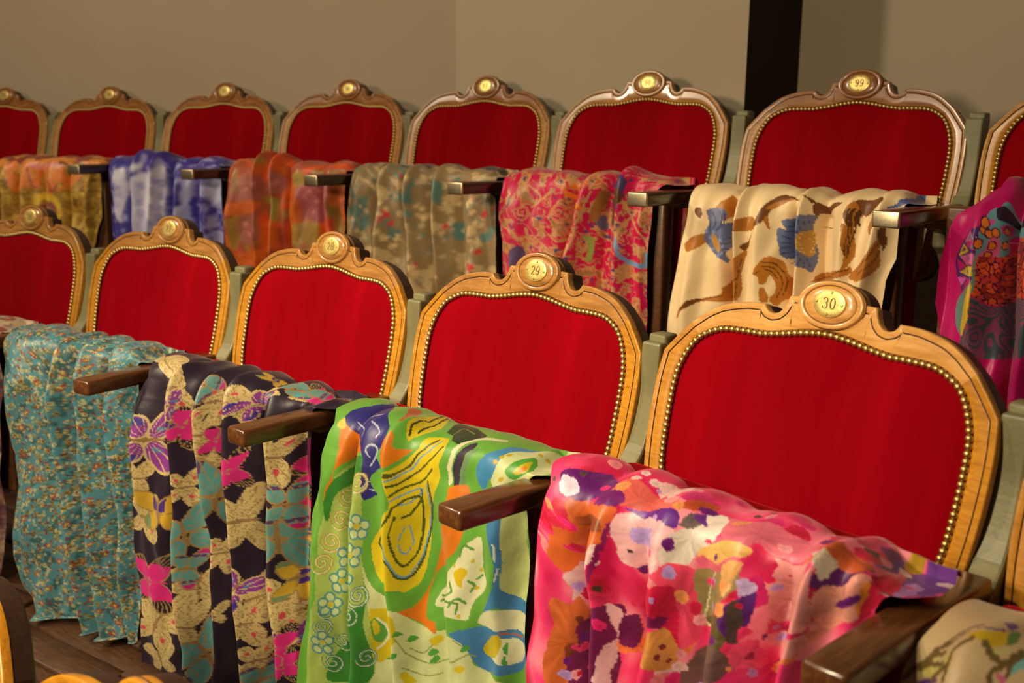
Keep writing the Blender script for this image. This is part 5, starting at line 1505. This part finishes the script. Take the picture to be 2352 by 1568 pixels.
class Print:
    def __init__(s, u, q, base, gain=.78, warp=0.0, wf=40.0, seed=0, shade=.0):
        s.u, s.q, s.g = u, q, gain
        s.C = np.tile(dye(base, gain), (len(u), 1))
        s.seed = seed
        s.wu, s.wq = u, q
        s.shade = shade
        if warp:
            s.wu = u + warp * (fbm(u * wf, q * wf, seed) - .5) * 2
            s.wq = q + warp * (fbm(u * wf, q * wf, seed + 50) - .5) * 2
    def box(s, P, m):
        P = np.asarray(P)
        a, b = P.min(0) - m, P.max(0) + m
        return np.where((s.wu > a[0]) & (s.wu < b[0]) & (s.wq > a[1]) & (s.wq < b[1]))[0]
    def put(s, idx, mask, c, raw=False):
        k = idx[mask]
        col_ = c if raw else dye(c, s.g)
        if s.shade and len(k):
            f = 1 + s.shade * (fbm(s.u[k] * 90, s.q[k] * 60, s.seed + 9) - .5) * 2
            s.C[k] = np.clip(col_[None, :] * f[:, None] + s.shade * .06 * np.clip(f - 1, 0, 1)[:, None], 0, .95)
        else:
            s.C[k] = col_
    def inside(s, P, idx):
        x, y = s.wu[idx], s.wq[idx]
        ins = np.zeros(len(idx), bool)
        n = len(P)
        for i in range(n):
            x1, y1 = P[i]; x2, y2 = P[(i + 1) % n]
            if y1 == y2:
                continue
            cnd = (y1 > y) != (y2 > y)
            ins ^= cnd & (x < (x2 - x1) * (y - y1) / (y2 - y1) + x1)
        return ins
    def smooth(s, P):
        P = np.asarray(P, float)
        Q = np.vstack([P[-1:], P, P[:2]])
        out = []
        t = np.linspace(0, 1, 6, endpoint=False)[:, None]
        for i in range(len(P)):
            p0, p1, p2, p3 = Q[i:i + 4]
            out.append(.5 * ((2 * p1) + (-p0 + p2) * t + (2 * p0 - 5 * p1 + 4 * p2 - p3) * t ** 2 + (-p0 + 3 * p1 - 3 * p2 + p3) * t ** 3))
        return np.vstack(out)
    def petal(s, c, P):
        P = s.smooth(P)
        idx = s.box(P, .002)
        if len(idx):
            m = s.inside(P, idx)
            k = idx[m]
            if not len(k):
                return
            ctr = P.mean(0)
            mx = np.hypot(*(P - ctr).T).max()
            x, y = s.wu[k] - ctr[0], s.wq[k] - ctr[1]
            t = np.hypot(x, y) / mx
            th = np.arctan2(y, x)
            st = fbm(th * 7 + ctr[0] * 90, t * 1.3, 13, 2) - .5
            w = np.clip(.15 + .75 * t + .9 * st, 0, 1)[:, None]
            b = dye(c, s.g)
            s.C[k] = np.clip(b * .55 * (1 - w) + (b * 1.08 + .012) * w, 0, .9)
    def poly(s, c, P, hard=False, rim=None):
        P = np.asarray(P, float) if hard else s.smooth(P)
        idx = s.box(P, .002)
        if len(idx):
            s.put(idx, s.inside(P, idx), c)
            if rim:
                s.stroke(rim, .0007, np.vstack([P, P[:1]]), raw=True)
    def stroke(s, c, w, P, raw=False):
        P = np.asarray(P, float)
        if not raw and len(P) > 2:
            P = crom(P, len(P) * 5)
        idx = s.box(P, w * 1.2)
        if not len(idx):
            return
        x, y = s.wu[idx], s.wq[idx]
        d = np.full(len(idx), 9.0)
        for i in range(len(P) - 1):
            a, b = P[i], P[i + 1]
            v = b - a
            L = v @ v + 1e-12
            t = np.clip(((x - a[0]) * v[0] + (y - a[1]) * v[1]) / L, 0, 1)
            d = np.minimum(d, np.hypot(x - a[0] - t * v[0], y - a[1] - t * v[1]))
        s.put(idx, d < w, c)
    def spot(s, c, r, p, lobes=0):
        idx = s.box([p], r * 1.4)
        if len(idx):
            x, y = s.wu[idx] - p[0], s.wq[idx] - p[1]
            d = np.hypot(x, y)
            rr = r
            if lobes:
                rr = r * (.8 + .3 * np.cos(lobes * np.arctan2(y, x) + p[0] * 900))
            s.put(idx, d < rr, c)
    def spiral(s, c, r, p, turns=1.9, w=.16, hi=None):
        idx = s.box([p], r * 1.1)
        if len(idx):
            x, y = s.wu[idx] - p[0], s.wq[idx] - p[1]
            d = np.hypot(x, y) / r
            th = np.arctan2(y, x) / (2 * np.pi)
            ph = (d * turns * 1.0 - th + 100) % 1.0
            band = (d < 1) & (np.abs(ph - .5) < w * 1.6)
            s.put(idx, band, c)
            if hi:
                s.put(idx, (d < 1) & (np.abs(ph - .5) < w * .55), hi)
    def butterfly(s, st, p, ang, ln, aspect=1.15):
        R = ln * 1.0
        idx = s.box([p], R * 1.7)
        if not len(idx):
            return
        x, y = (s.wu[idx] - p[0]) / aspect, s.wq[idx] - p[1]
        ca, sa = math.cos(ang), math.sin(ang)
        a, b = (x * ca + y * sa) / R, (-x * sa + y * ca) / R      # a across the wings, b along the body
        rnd = _hash(np.array([p[0] * 1e4]), np.array([p[1] * 1e4]), 3)[0]
        A = np.abs(a)
        def ell(cx, cy, rx, ry, rot):
            dx, dy = A - cx, b - cy
            c_, s_ = math.cos(rot), math.sin(rot)
            X, Y = dx * c_ + dy * s_, -dx * s_ + dy * c_
            return np.hypot(X / rx, Y / ry)
        e1 = ell(.46, -.28 - .1 * rnd, .56, .30 + .06 * rnd, -.55)
        e2 = ell(.36, .34, .40, .28, .75)
        w = np.minimum(e1, e2)
        th = np.arctan2(b, A + 1e-6)
        vein = np.abs(((th * 3.2 + .3 * rnd) % 1.0) - .5) < .07
        sp = fbm(s.wu[idx] * 420, s.wq[idx] * 420, 5, 2)
        CR, TN, DK = (205, 175, 110), (165, 130, 75), (40, 27, 36)
        wing = w < 1
        s.put(idx, wing, CR if st in 'CP' else TN)
        if st == 'C':
            s.put(idx, wing & (sp < .36), (168, 138, 82))
            s.put(idx, wing & vein & (w > .3) & (w < .8), (150, 120, 72))
            s.put(idx, (w < .22) & (rnd > .5), (205, 70, 80))
        elif st == 'P':
            s.put(idx, (w < .82) & ~vein, (140, 55, 135))
            s.put(idx, (e2 < .72) & ~vein & (A > .4), (62, 50, 130))
            s.put(idx, (e1 < .5) & ~vein & (A < .35), (85, 120, 150))
        elif st == 'T':
            s.put(idx, (w < .86) & ~vein, (92, 150, 140))
            s.put(idx, (w < .86) & (A > .62 + .12 * sp) & (b < .5), (198, 38, 110))
            s.put(idx, (w < .86) & (A > .5) & (A < .62) & ~vein, (95, 60, 95))
        elif st == 'K':
            s.put(idx, (w < .9) & (A < .55), (212, 40, 115))
            s.put(idx, (w < .9) & (A >= .55) & (((th * 9) % 1.0) > .3), DK)
        elif st == 'Y':
            s.put(idx, (w < .85), (205, 160, 45))
            s.put(idx, (w < .85) & (A < .25) & (b < 0), (75, 45, 120))
            s.put(idx, (e2 < .9) & (A > .5), (120, 140, 95))
        body = np.hypot(a / .05, (b + .02) / .42) < 1
        s.put(idx, body, (150, 115, 70) if st != 'K' else (205, 60, 110))
    def run(s, ops, hi=None, lobes=0, bfscale=1.3, petals=False):
        M_ = s.on_cloth
        for o in ops:
            k = o[0]
            if k in 'PL' or k in ('CELL', 'SWIRL'): o = (k, o[1], M_(o[2]))
            elif k == 'S': o = (k, o[1], o[2], M_(o[3]))
            elif k in 'OR': o = (k, o[1], o[2], M_([o[3]])[0])
            elif k == 'B': o = (k, o[1], M_([o[2]])[0], o[3], o[4])
            if k == 'P' and petals: s.petal(o[1], o[2])
            elif k == 'P': s.poly(o[1], o[2])
            elif k == 'L': s.poly(o[1], o[2], hard=True)
            elif k == 'S': s.stroke(o[1], o[2], o[3])
            elif k == 'O': s.spot(o[1], o[2], o[3], lobes)
            elif k == 'R': s.spiral(o[1], o[2], o[3], hi=hi)
            elif k == 'B': s.butterfly(o[1], o[2], o[3], o[4] * bfscale)
            elif k == 'CELL':
                P = s.smooth(o[2]); idx = s.box(P, .002); m = s.inside(P, idx)
                d1, d2, rid = cells(s.u[idx] * 75, s.q[idx] * 95, 4)
                s.put(idx, m & (d2 - d1 > .13), o[1])
                s.put(idx, m & (d2 - d1 > .13) & (rid > .72), (190, 55, 45))
                s.put(idx, m & (d2 - d1 > .13) & (rid < .25), (150, 40, 25))
            elif k == 'SWIRL':
                P = s.smooth(o[2]); idx = s.box(P, .002); m = s.inside(P, idx)
                x, y = s.u[idx], s.q[idx]
                f = fbm(x * 16, y * 16, 8, 2) * 9 + x * 12
                s.put(idx, m & ((f % .62) < .3), o[1])

def speckle(p, scale, thr, c, seed, aspect=1.0, soft=0):
    d1, d2, rid = cells(p.u * scale, p.q * scale * aspect, seed)
    idx = np.arange(len(p.u))
    p.put(idx, (d1 < thr) & (rid > soft), c)
def flowers(p, scale, r, cpet, ccen, seed, keep=.5, lobes=5, leaf=None):
    """many small scattered flowers"""
    ix, iy = np.floor(p.u * scale), np.floor(p.q * scale)
    cx = (ix + .25 + .5 * _hash(ix, iy, seed)) / scale
    cy = (iy + .25 + .5 * _hash(ix, iy, seed + 5)) / scale
    k = _hash(ix, iy, seed + 9)
    x, y = p.u - cx, p.q - cy
    d, th = np.hypot(x, y), np.arctan2(y, x)
    idx = np.arange(len(p.u))
    if leaf is not None:
        lf = np.abs(np.sin(th * 1.5 + k * 6)) ** 3
        p.put(idx, (k < keep) & (d < r * 1.7 * lf), leaf)
    p.put(idx, (k < keep) & (d < r * (.72 + .28 * np.cos(lobes * th + k * 20))), cpet)
    p.put(idx, (k < keep) & (d < r * .34), ccen)

def paint_pink(u, q):
    G = 1.0
    p = Print(u, q, (236, 62, 108), gain=G, warp=.005, wf=60, seed=3, shade=.30)
    f = np.clip((fbm(u * 18, q * 13, 31, 3) - .3) / .4, 0, 1)[:, None]
    a, b, c = dye((200, 12, 70), G), dye((238, 60, 108), G), dye((245, 140, 145), G)
    p.C = np.where(f < .5, a + (b - a) * f * 2, b + (c - b) * (f * 2 - 1))
    rs = random.Random(8)                       # loose petals between the large blooms
    for i in range(170):
        x, y, r, t0 = rs.uniform(-.36, .38), rs.uniform(-.1, .42), rs.uniform(.010, .026), rs.uniform(0, 6.3)
        pts = [(x + r * math.cos(t0 + t) * (1 + .5 * math.cos(t)), y + r * .8 * math.sin(t0 + t) * (1 + .5 * math.cos(t))) for t in np.linspace(0, 5.6, 7)]
        p.petal([(235, 45, 95), (215, 15, 60), (245, 130, 130), (120, 15, 100), (240, 120, 60), (250, 190, 175), (225, 25, 105)][i % 7], pts)
    p.run(ART['pink'], petals=True)
    for i in range(230):                        # smaller petals, buds and stamens over them
        x, y, r, t0 = rs.uniform(-.36, .38), rs.uniform(-.1, .42), rs.uniform(.003, .010), rs.uniform(0, 6.3)
        pts = [(x + r * math.cos(t0 + t) * (1 + .6 * math.cos(t)), y + r * .8 * math.sin(t0 + t) * (1 + .6 * math.cos(t))) for t in np.linspace(0, 5.6, 7)]
        p.petal([(240, 50, 100), (250, 195, 180), (205, 10, 60), (110, 15, 110), (245, 150, 80), (250, 150, 150), (235, 30, 110), (85, 55, 50), (190, 150, 205)][i % 9], pts)
    return p.C
def paint_green(u, q):
    p = Print(u, q, (112, 172, 58), gain=.70, warp=.0012, wf=90, seed=5, shade=.10)
    p.run(ART['green'], hi=(215, 220, 170))
    return p.C
def paint_butterfly(u, q):
    p = Print(u, q, (40, 26, 40), gain=.85, warp=.002, wf=70, seed=8, shade=.14)
    p.run(sorted(ART['butterfly'], key=lambda o: 'CYPKT'.index(o[1])), bfscale=1.38)
    return p.C
def paint_teal(u, q):
    p = Print(u, q, (82, 138, 142), gain=.85, warp=.002, wf=80, seed=11, shade=.25)
    idx = np.arange(len(u))
    f = fbm(u * 60, q * 60, 3)
    p.put(idx, f < .40, (62, 100, 98))
    p.put(idx, fbm(u * 130, q * 130, 19, 2) > .72, (150, 138, 85))
    p.put(idx, fbm(u * 150 + 3, q * 150, 29, 2) > .71, (190, 180, 130))
    flowers(p, 48, .0070, (160, 140, 75), (110, 55, 35), 3, .36, 5, (95, 100, 60))
    flowers(p, 31, .0095, (160, 75, 55), (200, 170, 80), 23, .30, 5)
    flowers(p, 62, .0050, (205, 190, 120), (150, 90, 40), 43, .30, 5)
    flowers(p, 70, .0042, (150, 60, 45), (60, 60, 50), 63, .35, 4)
    return p.C
def paint_mauve(u, q):
    p = Print(u, q, (112, 66, 84), warp=.003, wf=60, seed=13, shade=.25)
    idx = np.arange(len(u))
    f = fbm(u * 40, q * 40, 4)
    p.put(idx, (f > .52), (196, 156, 120))
    p.put(idx, (f > .62), (215, 190, 145))
    p.put(idx, (fbm(u * 130, q * 130, 8, 2) > .60), (150, 100, 105))
    p.put(idx, (q < -.03) & (f > .40), (215, 185, 140))
    p.put(idx, (fbm(u * 60, q * 60, 18, 2) > .68), (175, 85, 60))
    return p.C
def paint_beige(u, q):
    p = Print(u, q, (205, 170, 118), warp=.003, wf=60, seed=15, shade=.10)
    p.run(ART['beige'])
    return p.C
def paint_cream(u, q):
    p = Print(u, q, (214, 180, 128), gain=1.35, warp=.0008, wf=90, seed=17, shade=.06)
    p.run(ART['cream'])
    return p.C
def paint_hotpink(u, q):
    p = Print(u, q, (192, 12, 62), gain=1.1, warp=.0015, wf=70, seed=19, shade=.15)
    idx = np.arange(len(u))
    f = fbm(u * 42 + 3, q * 42, 12, 3)
    p.put(idx, f > .55, (188, 132, 80))
    p.put(idx, np.abs(fbm(u * 55, q * 55, 33, 2) - .5) < .035, (178, 120, 78))
    p.put(idx, (f > .62) & (fbm(u * 200, q * 200, 44, 2) > .55), (190, 80, 45))
    p.put(idx, (f > .70), (150, 105, 60))
    p.put(idx, fbm(u * 80, q * 80, 55, 2) > .80, (70, 60, 100))
    p.run(ART['hotpink'], hi=(205, 70, 70))
    return p.C
def paint_khaki(u, q):
    p = Print(u, q, (132, 106, 68), gain=1.35, warp=.005, wf=90, seed=23, shade=.10)
    idx = np.arange(len(u))
    f = fbm(u * 38, q * 38, 21)
    p.put(idx, f > .62, (176, 146, 98))
    p.put(idx, f < .28, (92, 110, 92))
    p.run(ART['khaki'], lobes=5)
    flowers(p, 26, .007, (190, 155, 105), (165, 60, 60), 9, .3, 5, (84, 130, 118))
    p.put(idx, (q < -.045) & (f < .52), (52, 50, 50))  # shade along the top ridge, painted into the print as dark patches
    return p.C
def paint_orange(u, q):
    p = Print(u, q, (150, 66, 36), gain=1.6, warp=.006, wf=60, seed=27, shade=.22)
    idx = np.arange(len(u))
    f = fbm(u * 24, q * 24, 22)
    p.put(idx, f > .60, (205, 75, 25))
    p.put(idx, f < .34, (140, 105, 38))
    p.put(idx, (f > .5) & (f < .54), (165, 85, 70))
    p.run(ART['orange'], lobes=6, petals=True)
    return p.C
def paint_blue(u, q):
    p = Print(u, q, (62, 50, 128), gain=1.35, warp=.003, wf=80, seed=29, shade=.16)
    idx = np.arange(len(u))
    f = fbm(u * 45, q * 45, 25)
    p.put(idx, f > .60, (150, 142, 178))
    p.put(idx, f < .33, (52, 44, 112))
    p.run(ART['blue'], hi=(165, 158, 190))
    return p.C
def paint_gold(u, q):
    p = Print(u, q, (172, 128, 46), gain=1.35, warp=.004, wf=70, seed=33, shade=.2)
    idx = np.arange(len(u))
    d1, d2, rid = cells(u * 70, q * 55, 6)
    p.put(idx, d2 - d1 < .16, (120, 82, 24))
    p.put(idx, rid > .8, (200, 160, 60))
    f = fbm(u * 30, q * 30, 27)
    p.put(idx, (q < .09) & (f > .52), (205, 125, 48))
    p.put(idx, (q < .0) & (f < .5), (130, 62, 44))
    p.run(ART['gold'])
    return p.C
def paint_magenta(u, q):
    p = Print(u, q, (186, 4, 88), gain=1.0, warp=.0005, wf=60, seed=37, shade=.05)
    p.run(ART['magenta'])
    return p.C
# ------------------------------------------------------------------ scarves
def silk_mat():
    m, nt, b = base_mat('printed_silk')
    at = N(nt, 'ShaderNodeVertexColor')
    at.layer_name = 'print'
    tc = N(nt, 'ShaderNodeTexCoord')
    wv = N(nt, 'ShaderNodeTexNoise')
    wv.inputs['Scale'].default_value = 1400
    nt.links.new(tc.outputs['Object'], wv.inputs['Vector'])
    mx = N(nt, 'ShaderNodeMix', data_type='RGBA', blend_type='MULTIPLY')
    mx.inputs['Factor'].default_value = .35
    r = ramp(nt, [(.35, (.7, .7, .7, 1)), (.65, (1, 1, 1, 1))])
    nt.links.new(wv.outputs['Fac'], r.inputs[0])
    nt.links.new(at.outputs['Color'], mx.inputs['A'])
    nt.links.new(r.outputs[0], mx.inputs['B'])
    nt.links.new(mx.outputs['Result'], b.inputs['Base Color'])
    b.inputs['Roughness'].default_value = .43
    b.inputs['Specular IOR Level'].default_value = .45
    b.inputs['Sheen Weight'].default_value = .15
    b.inputs['Sheen Roughness'].default_value = .4
    n2 = N(nt, 'ShaderNodeTexNoise')
    n2.inputs['Scale'].default_value = 45
    n2.inputs['Detail'].default_value = 4
    nt.links.new(tc.outputs['Object'], n2.inputs['Vector'])
    bp = N(nt, 'ShaderNodeBump')
    bp.inputs['Strength'].default_value = .18
    bp.inputs['Distance'].default_value = .004
    nt.links.new(n2.outputs['Fac'], bp.inputs['Height'])
    nt.links.new(bp.outputs[0], b.inputs['Normal'])
    return m
SILK = silk_mat()

def make_scarf(key, label, paint):
    sp = SPEC[key]
    res = sp['res']
    nu = int(.5 / res)
    qs = np.concatenate([np.arange(QBACK, -.11, .012), np.arange(-.11, sp['q1'], res)])
    S, Qg = np.meshgrid(np.linspace(0, 1, nu), qs, indexing='ij')
    hem = 1 + .012 * np.sin(S * 9 + sp['seed'])
    Qg = np.where(Qg > .1, .1 + (Qg - .1) * hem, Qg)
    u, n, z = drape(sp, S, Qg)
    V = np.stack([u, n, z], -1).reshape(-1, 3)
    F = grid_faces(nu, len(qs))
    me = mesh_np('silk_scarf', V, F)
    # measure along the cloth across its folds, so that the print is not stretched over them
    dl = np.sqrt(np.diff(u, axis=0) ** 2 + np.diff(n, axis=0) ** 2 + np.diff(z, axis=0) ** 2)
    arc = np.vstack([np.zeros((1, len(qs))), np.cumsum(dl, axis=0)])
    arc -= arc[nu // 2][None, :]
    k = np.ones(15) / 15                          # cloth cannot slip sideways from row to row
    arc = np.apply_along_axis(lambda r: np.convolve(np.pad(r, 7, mode='edge'), k, mode='valid'), 1, arc)
    qt = np.array(sp['edge'])
    def on_cloth(P):
        P = np.asarray(P, float).reshape(-1, 2)
        out = []
        for (pu, pq) in P:
            l, r = np.interp(pq, qt[:, 0], qt[:, 1]), np.interp(pq, qt[:, 0], qt[:, 2])
            i_ = np.clip((pu - l) / (r - l), 0, 1) * (nu - 1)
            j_ = int(np.argmin(np.abs(qs - pq)))
            out.append((float(np.interp(i_, np.arange(nu), arc[:, j_])) , pq))
        return out
    Print.on_cloth = staticmethod(on_cloth)
    C = paint(arc.ravel(), Qg.ravel())
    C = C.reshape(nu, len(qs), 3)
    for _ in range(sp.get('soft', 0)):           # dyes bleed a little into each other
        C[1:-1] = (C[:-2] + 2 * C[1:-1] + C[2:]) / 4
        C[:, 1:-1] = (C[:, :-2] + 2 * C[:, 1:-1] + C[:, 2:]) / 4
    C = C.reshape(-1, 3)
    ca = me.color_attributes.new('print', 'FLOAT_COLOR', 'POINT')
    rgba = np.ones((len(C), 4), np.float32)
    rgba[:, :3] = C
    ca.data.foreach_set('color', rgba.ravel())
    x, y, zz, h = SEATS[key]
    ob = link('silk_scarf', me, SILK)
    ob.location = (x, y, zz + ZO)
    ob.rotation_euler = (0, 0, h)
    tag(ob, label, 'scarf', 'scarves draped over the tipped-up seats')
    return ob
make_scarf(('f', 0), 'pink, orange and purple flower print scarf on seat 30', paint_pink)
make_scarf(('f', -1), 'lime green scarf with yellow, orange and blue paisley on seat 29', paint_green)
make_scarf(('f', -2), 'dark aubergine scarf printed with butterflies on seat 28', paint_butterfly)
make_scarf(('f', -3), 'teal scarf with dense small flowers, hem trailing on the floor', paint_teal)
make_scarf(('f', -4), 'mauve and cream scarf cut by the left edge', paint_mauve)
make_scarf(('f', 1), 'beige scarf with butterfly wings in the bottom right corner', paint_beige)
make_scarf(('b', 0), 'cream scarf with blue flowers and brown scrolling leaves', paint_cream)
make_scarf(('b', -1), 'hot pink scarf with tan paisley scrolls', paint_hotpink)
make_scarf(('b', -2), 'khaki satin scarf with small teal and red flowers', paint_khaki)
make_scarf(('b', -3), 'orange, red and olive scarf with large blurred flowers', paint_orange)
make_scarf(('b', -4), 'blue and white scarf with lacy scrolls', paint_blue)
make_scarf(('b', -5), 'gold and ochre paisley scarf at the left of the back row', paint_gold)
make_scarf(('b', 1), 'magenta scarf with mosaic triangles and orange scales at the right edge', paint_magenta)
